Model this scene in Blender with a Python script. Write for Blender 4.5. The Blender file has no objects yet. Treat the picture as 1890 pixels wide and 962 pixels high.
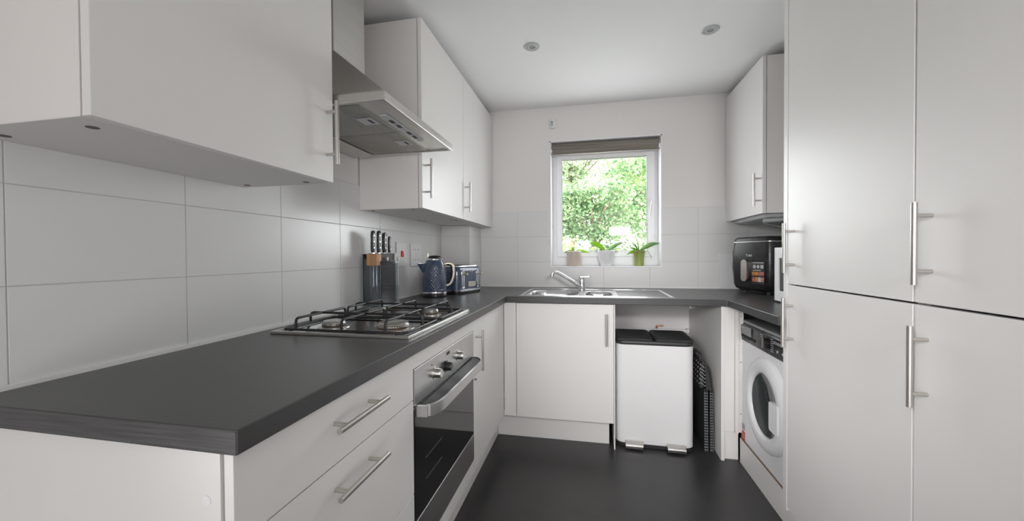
import bpy, bmesh, math, random
from mathutils import Vector, Matrix
random.seed(7)
S = bpy.context.scene
C = S.collection
PI = math.pi

# ------------------------------------------------------------------ camera, world, lights, exposure
cam_d = bpy.data.cameras.new('camera')
cam = bpy.data.objects.new('camera', cam_d); C.objects.link(cam)
cam_d.sensor_width = 36.0
cam_d.lens = 36.0 * 705.5 / 1890.0
cam_d.clip_start = 0.02
CAMPOS = Vector((1.1116, -0.4653, 1.1648)); YAW, PITCH, ROLL = -0.2008, -0.0138, -0.0064
_f = Vector((math.sin(YAW)*math.cos(PITCH), math.cos(YAW)*math.cos(PITCH), math.sin(PITCH)))
_r = Vector((math.cos(YAW), -math.sin(YAW), 0)); _u = _r.cross(_f)
_r2 = math.cos(ROLL)*_r + math.sin(ROLL)*_u; _u2 = -math.sin(ROLL)*_r + math.cos(ROLL)*_u
_m = Matrix(((_r2.x, _u2.x, -_f.x), (_r2.y, _u2.y, -_f.y), (_r2.z, _u2.z, -_f.z)))
cam.matrix_world = Matrix.Translation(CAMPOS) @ _m.to_4x4()
S.camera = cam
S.view_settings.view_transform = 'Standard'
S.view_settings.look = 'None'
S.view_settings.gamma = 1.0
S.view_settings.exposure = 0.08
S.view_settings.use_curve_mapping = False

W = bpy.data.worlds.new('sky'); S.world = W; W.use_nodes = True
_bg = W.node_tree.nodes['Background']
_bg.inputs['Color'].default_value = (0.93, 0.97, 1.0, 1); _bg.inputs['Strength'].default_value = 6.5

def area(name, loc, rot, sx, sy, power, col=(1, 1, 1), portal=False):
    d = bpy.data.lights.new(name, 'AREA'); d.shape = 'RECTANGLE'; d.size = sx; d.size_y = sy
    d.energy = power; d.color = col
    o = bpy.data.objects.new(name, d); C.objects.link(o); o.location = loc; o.rotation_euler = rot
    if portal: d.cycles.is_portal = True
    return o
area('kitchen_window_portal', (1.22, 2.80, 1.57), (-PI/2, 0, 0), 0.70, 0.78, 1, portal=True)
area('kitchen_window_daylight', (1.22, 2.69, 1.57), (-PI/2, 0, 0), 0.66, 0.74, 7.6, (0.96, 0.98, 1.0))
def aimed(name, loc, at, sx, sy, power, spread):
    o = area(name, loc, (0, 0, 0), sx, sy, power, (1.0, 0.985, 0.985))
    o.rotation_euler = (Vector(at) - o.location).to_track_quat('-Z', 'Y').to_euler(); o.data.spread = math.radians(spread)
aimed('fill_light_right', (1.62, -0.9, 1.57), (1.2, 2.3, .85), .34, .14, 3.6, 80)  # added fill light for the back wall, reflected as a white patch in the pane
aimed('fill_light_left', (0.55, -0.95, 1.5), (1.95, 2.1, .45), .5, .5, 2.8, 48)  # added fill light brightening the washing machine and the open space
area('fill_uplight', (1.22, -1.6, 0.6), (PI/2+.5, 0, 0), 2.0, .8, 13.0, (1.0, 0.985, 0.985))  # added upward fill light, out of view behind the camera
area('rear_fill_light', (1.22, -3.4, 1.2), (PI/2, 0, 0), 2.2, 2.0, 12, (1.0, 0.985, 0.985))  # added broad fill light before the closed rear wall, no window there

# ------------------------------------------------------------------ materials
def mat(name, col, rough=0.5, metal=0.0, noise=None, bump=None, spec=0.5, trans=0.0, coat=0.0, alpha=None, aniso=None):
    m = bpy.data.materials.new(name); m.use_nodes = True
    nt = m.node_tree; b = nt.nodes['Principled BSDF']
    b.inputs['Base Color'].default_value = (*col, 1); b.inputs['Roughness'].default_value = rough
    b.inputs['Metallic'].default_value = metal; b.inputs['Specular IOR Level'].default_value = spec
    b.inputs['Transmission Weight'].default_value = trans; b.inputs['Coat Weight'].default_value = coat
    tc = nt.nodes.new('ShaderNodeTexCoord')
    if noise:      # (scale xyz, colour variation, roughness variation)
        sc, cv, rv = noise
        mp = nt.nodes.new('ShaderNodeMapping'); mp.inputs['Scale'].default_value = sc
        n = nt.nodes.new('ShaderNodeTexNoise'); n.inputs['Scale'].default_value = 1; n.inputs['Detail'].default_value = 5
        nt.links.new(tc.outputs['Object'], mp.inputs[0]); nt.links.new(mp.outputs[0], n.inputs['Vector'])
        r = nt.nodes.new('ShaderNodeMapRange'); r.inputs['From Min'].default_value = .3; r.inputs['From Max'].default_value = .7
        r.inputs['To Min'].default_value = 1-cv; r.inputs['To Max'].default_value = 1+cv
        nt.links.new(n.outputs['Fac'], r.inputs['Value'])
        mx = nt.nodes.new('ShaderNodeVectorMath'); mx.operation = 'SCALE'
        mx.inputs[0].default_value = col; nt.links.new(r.outputs[0], mx.inputs['Scale'])
        nt.links.new(mx.outputs[0], b.inputs['Base Color'])
        if rv:
            r2 = nt.nodes.new('ShaderNodeMapRange'); r2.inputs['To Min'].default_value = rough-rv; r2.inputs['To Max'].default_value = rough+rv
            nt.links.new(n.outputs['Fac'], r2.inputs['Value']); nt.links.new(r2.outputs[0], b.inputs['Roughness'])
    if bump:       # (scale, strength)
        n2 = nt.nodes.new('ShaderNodeTexNoise'); n2.inputs['Scale'].default_value = bump[0]; n2.inputs['Detail'].default_value = 3
        nt.links.new(tc.outputs['Object'], n2.inputs['Vector'])
        bp = nt.nodes.new('ShaderNodeBump'); bp.inputs['Strength'].default_value = bump[1]; bp.inputs['Distance'].default_value = 0.002
        nt.links.new(n2.outputs['Fac'], bp.inputs['Height']); nt.links.new(bp.outputs[0], b.inputs['Normal'])
    return m
M = {}
M['cab'] = mat('cabinet_laminate', (.82, .805, .787), .42, noise=((3, 3, 3), .01, .02), spec=.4)
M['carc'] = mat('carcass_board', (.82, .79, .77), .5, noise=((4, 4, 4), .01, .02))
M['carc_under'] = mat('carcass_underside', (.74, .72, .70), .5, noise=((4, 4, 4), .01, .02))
M['wall'] = mat('wall_paint', (.82, .80, .785), .8, bump=(60, .15))
M['ceil'] = mat('ceiling_paint', (.89, .89, .885), .85, bump=(60, .12))
M['tile'] = mat('glazed_tile', (.77, .77, .765), .28, noise=((2, 2, 2), .012, .02), bump=(5, .10))
M['grout'] = mat('grout', (.56, .56, .54), .8, bump=(200, .2))
M['bead'] = mat('silicone_bead', (.92, .92, .91), .4, noise=((9, 9, 9), .02, 0))
M['top'] = mat('worktop_laminate', (.060, .059, .060), .33, noise=((3, 14, 14), .10, .03), bump=(180, .15))
M['topend'] = mat('worktop_edge_grain', (.075, .073, .076), .5, noise=((8, 60, 220), .35, .05), bump=(260, .25))
M['joint'] = mat('joint_strip', (.16, .155, .155), .35, 0.4, noise=((9, 9, 9), .05, 0))
M['floor'] = mat('vinyl_floor', (.040, .039, .040), .34, noise=((7, 7, 7), .18, .05), bump=(130, .2))
M['steel'] = mat('brushed_steel', (.62, .60, .575), .30, 1.0, noise=((3, 160, 160), .06, .06))
M['hsteel'] = mat('handle_steel', (.60, .57, .54), .30, 1.0, noise=((6, 6, 6), .03, .02))
M['oven'] = mat('oven_steel', (.56, .555, .55), .36, 1.0, noise=((160, 2, 160), .05, .05))
M['hoodst'] = mat('hood_steel', (.60, .585, .56), .32, 1.0, noise=((100, 3, 100), .05, .05))
M['filter'] = mat('grease_filter_mesh', (.42, .41, .39), .42, 1.0, noise=((9, 9, 9), .04, .03))
M['chrome'] = mat('chrome', (.82, .82, .84), .10, 1.0, noise=((9, 9, 9), .02, .02))
M['sink'] = mat('sink_steel', (.74, .74, .75), .20, 1.0, noise=((4, 90, 4), .05, .05))
M['blk'] = mat('black_plastic', (.016, .016, .018), .28, noise=((20, 20, 20), .1, .04))
M['blkm'] = mat('matt_black_plastic', (.03, .03, .032), .48, noise=((30, 30, 30), .12, .04), bump=(300, .15))
M['iron'] = mat('enamelled_pan_support', (.018, .018, .019), .38, noise=((40, 40, 40), .15, .05))
M['ovglass'] = mat('black_oven_glass', (.008, .008, .008), .05, spec=.7, noise=((5, 5, 5), .1, .01))
M['white'] = mat('white_plastic', (.85, .85, .85), .3, noise=((6, 6, 6), .01, .02))
M['upvc'] = mat('white_upvc', (.88, .88, .90), .28, noise=((6, 6, 6), .01, .02))
M['appl'] = mat('white_appliance_enamel', (.86, .865, .88), .22, noise=((6, 6, 6), .01, .02))
M['binw'] = mat('bin_white_metal', (.84, .835, .84), .38, noise=((6, 6, 6), .01, .03))
M['lid'] = mat('bin_lid_plastic', (.035, .035, .037), .38, bump=(400, .1), noise=((9, 9, 9), .05, .03))
M['dark'] = mat('dark_cavity', (.02, .02, .02), .8, noise=((9, 9, 9), .1, 0))
M['gapdark'] = mat('dark_board', (.12, .11, .10), .7, noise=((9, 9, 9), .05, 0))  # plain dark board colour for caps, rails, seams and the oven body
M['navy'] = mat('navy_enamel', (.050, .075, .135), .22, spec=.6, coat=.5, noise=((30, 30, 30), .1, .03))
M['champ'] = mat('champagne_trim', (.76, .68, .56), .25, .6, noise=((9, 90, 9), .08, .03))
M['wood'] = mat('light_wood', (.50, .27, .13), .45, noise=((60, 60, 6), .2, .05))
M['acryl'] = mat('smoked_acrylic', (.30, .34, .38), .05, spec=.6, trans=.0, noise=((5, 5, 5), .03, .01))
M['red'] = mat('red_plastic', (.75, .02, .02), .3, noise=((9, 9, 9), .03, .02))
M['blind'] = mat('roller_blind_fabric', (.23, .205, .18), .8, noise=((2, 90, 90), .3, 0), bump=(350, .4))
M['beige'] = mat('beige_ceramic', (.62, .54, .46), .4, noise=((9, 9, 9), .03, .03))
M['potw'] = mat('white_ceramic', (.82, .82, .84), .25, noise=((9, 9, 9), .01, .02))
M['potg'] = mat('olive_glazed_ceramic', (.30, .36, .10), .15, noise=((18, 18, 8), .15, .03))
M['stem'] = mat('dry_stem', (.20, .12, .07), .7, noise=((30, 30, 30), .2, 0))
M['soil'] = mat('bark_compost', (.07, .045, .03), .9, noise=((60, 60, 60), .4, 0), bump=(80, .8))
M['brown'] = mat('chipboard_edge', (.20, .14, .10), .7, noise=((80, 80, 80), .15, 0))
M['copper'] = mat('copper_pipe', (.75, .38, .25), .35, 1.0, noise=((20, 20, 20), .1, .03))
M['grey'] = mat('grey_plastic', (.30, .31, .32), .4, noise=((9, 9, 9), .05, .03))
M['webgrey'] = mat('dark_handle_web', (.06, .06, .06), .55, noise=((9, 9, 9), .05, .03))
M['lgrey'] = mat('light_grey_plastic', (.52, .53, .54), .4, noise=((9, 9, 9), .03, .03))
M['alum'] = mat('burner_aluminium', (.60, .57, .54), .30, 1.0, noise=((60, 60, 60), .1, .05))
M['hobst'] = mat('hob_steel', (.40, .40, .40), .16, 1.0, noise=((5, 90, 5), .05, .03))
M['burner_shade'] = mat('burner_shade_ring', (.10, .07, .055), .5, .3, noise=((60, 60, 60), .3, .05))  # shade below the burner head painted as a dark ring
M['txtw'] = mat('printed_white', (.8, .8, .8), .5, noise=((9, 9, 9), .02, 0))
M['txtd'] = mat('printed_dark', (.03, .03, .03), .5, noise=((9, 9, 9), .05, 0))
M['label_red'] = mat('label_red', (.62, .05, .04), .4, noise=((9, 9, 9), .05, 0))
M['orange'] = mat('label_food_orange', (.65, .28, .07), .5, noise=((160, 160, 160), .5, 0))
M['pinkish'] = mat('label_food_red', (.50, .16, .12), .5, noise=((160, 160, 160), .6, 0))
M['fence'] = mat('outside_white_render', (.85, .85, .85), .8, noise=((3, 3, 3), .02, 0))
M['bounce_ground'] = mat('pale_bounce_ground', (.55, .54, .50), .9, noise=((4, 4, 4), .2, 0))  # ground colour made pale to bounce daylight up into the room
M['bark'] = mat('tree_bark', (.20, .15, .11), .9, noise=((9, 9, 3), .3, 0))

def glass(name, col=(1, 1, 1), base=.04, dark=0.0, tint=(0.1, .11, .12)):
    m = bpy.data.materials.new(name); m.use_nodes = True; nt = m.node_tree
    nt.nodes.remove(nt.nodes['Principled BSDF'])
    out = nt.nodes['Material Output']
    t = nt.nodes.new('ShaderNodeBsdfTransparent'); t.inputs[0].default_value = (*col, 1)
    g = nt.nodes.new('ShaderNodeBsdfGlossy'); g.inputs['Roughness'].default_value = .02
    fr = nt.nodes.new('ShaderNodeFresnel'); fr.inputs[0].default_value = 1.45
    mx = nt.nodes.new('ShaderNodeMixShader')
    nt.links.new(fr.outputs[0], mx.inputs[0])
    if dark:
        d = nt.nodes.new('ShaderNodeBsdfDiffuse'); d.inputs[0].default_value = (*tint, 1)
        m2 = nt.nodes.new('ShaderNodeMixShader'); m2.inputs[0].default_value = dark
        nt.links.new(t.outputs[0], m2.inputs[1]); nt.links.new(d.outputs[0], m2.inputs[2]); nt.links.new(m2.outputs[0], mx.inputs[1])
    else: nt.links.new(t.outputs[0], mx.inputs[1])
    nt.links.new(g.outputs[0], mx.inputs[2]); nt.links.new(mx.outputs[0], out.inputs[0])
    return m
M['pane'] = glass('window_glass', (.99, 1, .99))
M['clear'] = glass('clear_acrylic', (.90, .94, .97), dark=.07, tint=(.5, .55, .6))
M['doorglass'] = glass('washer_door_glass', (.25, .28, .28), dark=.55, tint=(.10, .115, .115))

def leafmat(name, c1, c2, tr=.5):
    m = bpy.data.materials.new(name); m.use_nodes = True; nt = m.node_tree; b = nt.nodes['Principled BSDF']
    g = nt.nodes.new('ShaderNodeNewGeometry'); r = nt.nodes.new('ShaderNodeValToRGB')
    r.color_ramp.elements[0].color = (*c1, 1); r.color_ramp.elements[1].color = (*c2, 1)
    nt.links.new(g.outputs['Random Per Island'], r.inputs[0]); nt.links.new(r.outputs[0], b.inputs['Base Color'])
    b.inputs['Roughness'].default_value = .45
    t = nt.nodes.new('ShaderNodeBsdfTranslucent'); nt.links.new(r.outputs[0], t.inputs[0])
    mx = nt.nodes.new('ShaderNodeMixShader'); mx.inputs[0].default_value = tr
    nt.links.new(b.outputs[0], mx.inputs[1]); nt.links.new(t.outputs[0], mx.inputs[2])
    nt.links.new(mx.outputs[0], nt.nodes['Material Output'].inputs[0])
    return m
M['leafY'] = leafmat('foliage_yellow_green', (.20, .34, .08), (.66, .74, .36))
M['leafG'] = leafmat('foliage_green', (.07, .19, .07), (.52, .63, .36))
M['leafB'] = leafmat('foliage_pale', (.22, .34, .18), (.74, .78, .56))
M['orchL'] = leafmat('orchid_leaf_bright', (.30, .55, .03), (.36, .62, .05), .35)
M['orchD'] = leafmat('orchid_leaf_dark', (.10, .27, .05), (.16, .36, .08), .3)
M['root'] = mat('orchid_root', (.42, .44, .44), .6, noise=((40, 40, 40), .1, 0))

# ------------------------------------------------------------------ helpers
def bx(bm, x0, x1, y0, y1, z0, z1):
    v = [bm.verts.new(p) for p in ((x0,y0,z0),(x1,y0,z0),(x1,y1,z0),(x0,y1,z0),(x0,y0,z1),(x1,y0,z1),(x1,y1,z1),(x0,y1,z1))]
    for f in ((3,2,1,0),(4,5,6,7),(0,1,5,4),(1,2,6,5),(2,3,7,6),(3,0,4,7)): bm.faces.new([v[i] for i in f])
def B(*boxes):
    bm = bmesh.new()
    for b in boxes: bx(bm, *b)
    return bm
def frame_for(d):
    d = d.normalized(); a = Vector((0, 0, 1)) if abs(d.z) < .9 else Vector((1, 0, 0))
    u = d.cross(a).normalized(); return u, d.cross(u).normalized()
def tube(bm, pts, r, seg=12, cap=True, closed=False):
    pts = [Vector(p) for p in pts]; n = len(pts); rings = []
    rr = r if isinstance(r, (list, tuple)) else [r]*n
    u = None
    for i, p in enumerate(pts):
        if closed: d = (pts[(i+1) % n]-p).normalized() + (p-pts[i-1]).normalized()
        else:
            d = Vector()
            if i < n-1: d += (pts[i+1]-p).normalized()
            if i > 0: d += (p-pts[i-1]).normalized()
        d.normalize()
        if u is None: u, w = frame_for(d)
        else:
            u = (u - d*u.dot(d)).normalized(); w = d.cross(u).normalized()
        rings.append([bm.verts.new(p + u*math.cos(a)*rr[i] + w*math.sin(a)*rr[i]) for a in [2*PI*k/seg for k in range(seg)]])
    m = n if closed else n-1
    for i in range(m):
        A, Bq = rings[i], rings[(i+1) % n]
        for k in range(seg): bm.faces.new((A[k], A[(k+1) % seg], Bq[(k+1) % seg], Bq[k]))
    if cap and not closed:
        bm.faces.new(rings[0][::-1]); bm.faces.new(rings[-1])
def T(pts, r, seg=12, closed=False):
    bm = bmesh.new(); tube(bm, pts, r, seg, closed=closed); return bm
def arcpts(pts, rad, n=5, closed=False):
    """round the corners of a polyline"""
    P = [Vector(p) for p in pts]; out = []; N = len(P)
    for i in range(N):
        if not closed and i in (0, N-1): out.append(P[i]); continue
        a, b, c = P[i-1], P[i], P[(i+1) % N]
        da, dc = (a-b).normalized(), (c-b).normalized()
        q = min(rad, (a-b).length*.49, (c-b).length*.49)
        s, e = b+da*q, b+dc*q
        for k in range(n+1):
            t = k/n; out.append((1-t)**2*s + 2*t*(1-t)*b + t*t*e)
    return out
def lathe(bm, prof, cx=0, cy=0, seg=32, mod=None, a0=0):
    rings = []
    for i, (r, z) in enumerate(prof):
        if r < 1e-6: rings.append([bm.verts.new((cx, cy, z))]); continue
        ring = []
        for k in range(seg):
            a = a0 + 2*PI*k/seg; q = r*(mod(a, z) if mod else 1)
            ring.append(bm.verts.new((cx+q*math.cos(a), cy+q*math.sin(a), z)))
        rings.append(ring)
    for i in range(len(rings)-1):
        A, Q = rings[i], rings[i+1]
        for k in range(seg):
            k2 = (k+1) % seg
            if len(A) == 1 and len(Q) == 1: continue
            if len(A) == 1: bm.faces.new((A[0], Q[k2], Q[k]))
            elif len(Q) == 1: bm.faces.new((A[k], A[k2], Q[0]))
            else: bm.faces.new((A[k], A[k2], Q[k2], Q[k]))
def L(prof, cx=0, cy=0, seg=32, mod=None):
    bm = bmesh.new(); lathe(bm, prof, cx, cy, seg, mod); return bm
def rrect(x0, x1, y0, y1, r, n=6):
    out = []
    for cx, cy, a in ((x1-r, y1-r, 0), (x0+r, y1-r, PI/2), (x0+r, y0+r, PI), (x1-r, y0+r, 3*PI/2)):
        for k in range(n+1):
            t = a+PI/2*k/n; out.append((cx+r*math.cos(t), cy+r*math.sin(t)))
    return out
def loft(bm, loops, cap0=True, cap1=True):
    """loops: lists of xyz with equal counts"""
    R = [[bm.verts.new(p) for p in lp] for lp in loops]; n = len(R[0])
    for i in range(len(R)-1):
        for k in range(n): bm.faces.new((R[i][k], R[i][(k+1) % n], R[i+1][(k+1) % n], R[i+1][k]))
    if cap0: bm.faces.new(R[0][::-1])
    if cap1: bm.faces.new(R[-1])
def prism(bm, outline, a, b, axis='z'):
    f = {'z': lambda p, h: (p[0], p[1], h), 'x': lambda p, h: (h, p[0], p[1]), 'y': lambda p, h: (p[0], h, p[1])}[axis]
    loft(bm, [[f(p, a) for p in outline], [f(p, b) for p in outline]])
def PR(outline, a, b, axis='z'):
    bm = bmesh.new(); prism(bm, outline, a, b, axis); return bm
def rloft(x0, x1, y0, y1, levels, n=6):
    """levels: (z, inset, corner radius)"""
    bm = bmesh.new()
    loft(bm, [[(p[0], p[1], z) for p in rrect(x0+i, x1-i, y0+i, y1-i, r, n)] for z, i, r in levels]); return bm
def cyl(bm, c, axis, r, h, seg=24):
    d = {'x': Vector((1,0,0)), 'y': Vector((0,1,0)), 'z': Vector((0,0,1))}[axis]; c = Vector(c)
    tube(bm, [c, c+d*h], r, seg)
def CY(c, axis, r, h, seg=24):
    bm = bmesh.new(); cyl(bm, c, axis, r, h, seg); return bm

def rootof(o):
    while o.parent: o = o.parent
    return o
def thing(name, label, cat, loc=(0, 0, 0), rotz=0, group=None):
    o = bpy.data.objects.new(name, None); C.objects.link(o); o.empty_display_size = .05
    o.location = loc; o.rotation_euler = (0, 0, rotz); o['label'] = label; o['category'] = cat
    if group: o['group'] = group
    return o
def obj(name, bm, m, parent=None, bevel=0, smooth=False, local=False, label=None, seg=2, origin=None, auto=40):
    """mesh given in world coordinates (unless local); parts share their root's frame"""
    bmesh.ops.recalc_face_normals(bm, faces=bm.faces)
    loc = Vector((0, 0, 0))
    if parent and not local:
        r = rootof(parent); bmesh.ops.translate(bm, verts=bm.verts, vec=-Vector(r.location))
    elif not parent and not local:
        xs = [v.co for v in bm.verts]
        loc = Vector(((min(v.x for v in xs)+max(v.x for v in xs))/2, (min(v.y for v in xs)+max(v.y for v in xs))/2, min(v.z for v in xs)))
        bmesh.ops.translate(bm, verts=bm.verts, vec=-loc)
    me = bpy.data.meshes.new(name); bm.to_mesh(me); bm.free()
    me.materials.append(M[m] if isinstance(m, str) else m)
    o = bpy.data.objects.new(name, me); C.objects.link(o)
    o.location = loc
    if parent: o.parent = parent; o.location = (0, 0, 0)
    if smooth:
        me.shade_smooth()
        e = o.modifiers.new('split', 'EDGE_SPLIT'); e.split_angle = math.radians(auto)
    if bevel:
        bv = o.modifiers.new('bevel', 'BEVEL'); bv.width = bevel; bv.segments = seg; bv.limit_method = 'ANGLE'; bv.angle_limit = math.radians(35)
        if not smooth:
            me.shade_smooth(); bv.harden_normals = True
    if label: o['label'] = label
    return o
def struct(name, bm, m, **k):
    o = obj(name, bm, m, **k)
    if not o.parent: o['kind'] = 'structure'
    return o
def tag(o, label, cat, group=None, kind=None):
    o['label'] = label; o['category'] = cat
    if group: o['group'] = group
    if kind: o['kind'] = kind
    return o
def dup(root, loc, label=None, rotz=None):
    r = root.copy(); C.objects.link(r); r.location = loc
    if rotz is not None: r.rotation_euler = (0, 0, rotz)
    if label: r['label'] = label
    for ch in list(root.children):
        c = ch.copy(); C.objects.link(c); c.parent = r
        for g in list(ch.children):
            d = g.copy(); C.objects.link(d); d.parent = c
    return r
def text(s, size, m, parent, right, up, pos, name='lettering', depth=.0004, local=True, sx=1, bold=0):
    """flat lettering in the parent's frame; right and up are the directions of writing"""
    cu = bpy.data.curves.new(name, 'FONT'); cu.body = s; cu.size = size; cu.extrude = depth; cu.align_x = 'CENTER'; cu.align_y = 'CENTER'; cu.offset = bold
    t = bpy.data.objects.new('tmp', cu); C.objects.link(t)
    bpy.context.view_layer.update()
    me = bpy.data.meshes.new_from_object(t.evaluated_get(bpy.context.evaluated_depsgraph_get()))
    C.objects.unlink(t); bpy.data.objects.remove(t)
    right, up = Vector(right).normalized(), Vector(up).normalized(); n = right.cross(up)
    pos = Vector(pos)
    if not local: pos = pos - Vector(rootof(parent).location)
    mt = Matrix(((right.x*sx, up.x, n.x, pos.x), (right.y*sx, up.y, n.y, pos.y), (right.z*sx, up.z, n.z, pos.z), (0, 0, 0, 1)))
    me.transform(mt); me.materials.clear(); me.materials.append(M[m])
    o = bpy.data.objects.new(name, me); C.objects.link(o); o.parent = parent
    return o
def handle(parent, c, along, out, length=.19, gap=.128, stand=.035, r=.006):
    """bar handle: c = middle point on the door face"""
    c = Vector(c); a = Vector(along); o = Vector(out); bm = bmesh.new()
    tube(bm, [c+o*stand-a*length/2, c+o*stand+a*length/2], r, 16)
    for s in (-1, 1): tube(bm, [c+a*s*gap/2+o*.0002, c+a*s*gap/2+o*stand], .0048, 12)
    return obj('handle', bm, 'hsteel', parent, smooth=True)
def carcass(x0, x1, y0, y1, z0, z1, openside, skip='', t=.016):
    """five boards butted together, none overlapping; the side boards run through"""
    gone = [openside]+skip.split(); bm = bmesh.new()
    if openside[0] == 'x':
        if 'y-' not in gone: bx(bm, x0, x1, y0, y0+t, z0, z1)
        if 'y+' not in gone: bx(bm, x0, x1, y1-t, y1, z0, z1)
        a, b = y0+t, y1-t
        if 'z-' not in gone: bx(bm, x0, x1, a, b, z0, z0+t)
        if 'z+' not in gone: bx(bm, x0, x1, a, b, z1-t, z1)
        k = 'x+' if openside == 'x-' else 'x-'
        if k not in gone:
            if k == 'x+': bx(bm, x1-t, x1, a, b, z0+t, z1-t)
            else: bx(bm, x0, x0+t, a, b, z0+t, z1-t)
    else:
        if 'x-' not in gone: bx(bm, x0, x0+t, y0, y1, z0, z1)
        if 'x+' not in gone: bx(bm, x1-t, x1, y0, y1, z0, z1)
        a, b = x0+t, x1-t
        if 'z-' not in gone: bx(bm, a, b, y0, y1, z0, z0+t)
        if 'z+' not in gone: bx(bm, a, b, y0, y1, z1-t, z1)
        if 'y+' not in gone: bx(bm, a, b, y1-t, y1, z0+t, z1-t)
    return bm
def cells(bm, us, vs, hole, place):
    """extruded slab over a grid of cells with some left out; place(u,v,side)->xyz"""
    V = {}
    def g(i, j, s):
        if (i, j, s) not in V: V[(i, j, s)] = bm.verts.new(place(us[i], vs[j], s))
        return V[(i, j, s)]
    nu, nv = len(us)-1, len(vs)-1
    solid = {(i, j) for i in range(nu) for j in range(nv) if not hole((us[i]+us[i+1])/2, (vs[j]+vs[j+1])/2)}
    for i, j in solid:
        bm.faces.new((g(i,j,1), g(i+1,j,1), g(i+1,j+1,1), g(i,j+1,1))); bm.faces.new((g(i,j+1,0), g(i+1,j+1,0), g(i+1,j,0), g(i,j,0)))
        for (di, dj, a, b) in ((-1,0,(i,j),(i,j+1)), (1,0,(i+1,j),(i+1,j+1)), (0,-1,(i,j),(i+1,j)), (0,1,(i,j+1),(i+1,j+1))):
            if (i+di, j+dj) not in solid: bm.faces.new((g(*a,0), g(*b,0), g(*b,1), g(*a,1)))

# ------------------------------------------------------------------ dimensions (metres)
D = 2.5766; DF = 1.846; H = .91; HT = .872; XL = .3314; XD = .5813; XR = 1.8784; XU = 2.0835; XWR = 2.45; XW = 1.8582; XLW = .6034
ZC = 1.394; ZT = 2.296; CE = 2.335; BX = .2293; BY = D-.2952
WX0, WX1, WZ0, WZ1, WR = .8024, 1.645, 1.0695, 2.0645, .145
YR0 = -3.7

# ------------------------------------------------------------------ room shell
struct('floor', B((-.1, XWR+.1, YR0-.1, D+.1, -.05, 0)), 'floor')
struct('ceiling', B((-.1, XWR+.1, YR0-.1, D+.35, CE, CE+.06)), 'ceil')
struct('wall_left', B((-.12, -.006, YR0, D+.3, 0, CE)), 'wall')
struct('wall_right', B((XWR+.006, XWR+.12, YR0, D+.3, 0, CE)), 'wall')
def wall_hole(x0, x1, y0, y1, hx0, hx1, hz0, hz1):
    bm = bmesh.new()
    cells(bm, [x0, hx0, hx1, x1], [0, hz0, hz1, CE], lambda u, v: hx0 < u < hx1 and hz0 < v < hz1, lambda u, v, s: (u, y0 if s else y1, v))
    return bm
struct('wall_back', wall_hole(-.006, XWR+.006, D+.006, D+.30, WX0, WX1, WZ0, WZ1), 'wall')
struct('wall_rear', B((-.006, XWR+.006, YR0-.12, YR0, 0, CE)), 'wall')
# boxed-in corner pipe casing
struct('wall_corner', B((-.004, BX-.004, BY+.006, D+.004, 0, ZC-.002)), 'wall')

# tiling: every run one mesh of separate tiles over a grout bed
TW, TH = .3392, .201; G = .0022
def rsub(r, h):
    """rectangle minus hole -> rectangles"""
    x0, x1, z0, z1 = r; a, b, c, d = h
    if a >= x1 or b <= x0 or c >= z1 or d <= z0: return [r]
    out = []
    if a > x0: out.append((x0, a, z0, z1))
    if b < x1: out.append((b, x1, z0, z1))
    m0, m1 = max(x0, a), min(x1, b)
    if c > z0: out.append((m0, m1, z0, c))
    if d < z1: out.append((m0, m1, d, z1))
    return out
ZR = [H, 1.1099, 1.3109, 1.5124]
def tiling(name, u0, u1, first, place, hole=None):
    tb, gb = bmesh.new(), bmesh.new()
    us = [u0] + [first+k*TW for k in range(-12, 14) if u0+.01 < first+k*TW < u1-.01] + [u1]
    for a, b in zip(us[:-1], us[1:]):
        for c, d in zip(ZR[:-1], ZR[1:]):
            for r in (rsub((a+G/2, b-G/2, c+G/2, d-G/2), hole) if hole else [(a+G/2, b-G/2, c+G/2, d-G/2)]):
                if r[1]-r[0] < .004 or r[3]-r[2] < .004: continue
                bx(tb, *place(r[0], r[1], r[2], r[3], 0, .0055))
    for r in (rsub((u0, u1, ZR[0], ZR[-1]), hole) if hole else [(u0, u1, ZR[0], ZR[-1])]):
        bx(gb, *place(r[0], r[1], r[2], r[3], .0012, .0055))
    o = struct(name, tb, 'tile', bevel=.0009)
    obj('grout', gb, 'grout', o)
    return o
for nm, args in (('wall_left_tiling', (0.0-1.2, BY, .0663, lambda a, b, c, d, p, q: (-q, -p, a, b, c, d))),
                 ('wall_corner_tiling_front', (0.0, BX, -.14, lambda a, b, c, d, p, q: (a, b, BY+p, BY+q, c, min(d, ZC-.003)))),
                 ('wall_corner_tiling_side', (BY, D, BY+.35, lambda a, b, c, d, p, q: (BX-q, BX-p, a, b, c, min(d, ZC-.003)))),
                 ('wall_back_tiling', (BX, XWR, .5392, lambda a, b, c, d, p, q: (a, b, D+p, D+q, c, d), (WX0, WX1, WZ0, WZ1))),
                 ('wall_right_tiling', (1.27, D, 1.9, lambda a, b, c, d, p, q: (XWR+p, XWR+q, a, b, c, d)))):
    o = tiling(nm, *args)
# silicone bead where tiles meet the worktop
bm = bmesh.new()
bx(bm, 0, .010, -1.0+1.005, BY, H, H+.009); bx(bm, 0, BX, BY-.006, BY, H, H+.006); bx(bm, BX, BX+.006, BY, D, H, H+.005); bx(bm, BX, XWR, D-.005, D, H, H+.005); bx(bm, BX-.004, BX+.0006, BY-.0006, BY+.004, H, ZC-.003)
struct('trim_1', bm, 'bead')

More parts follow.
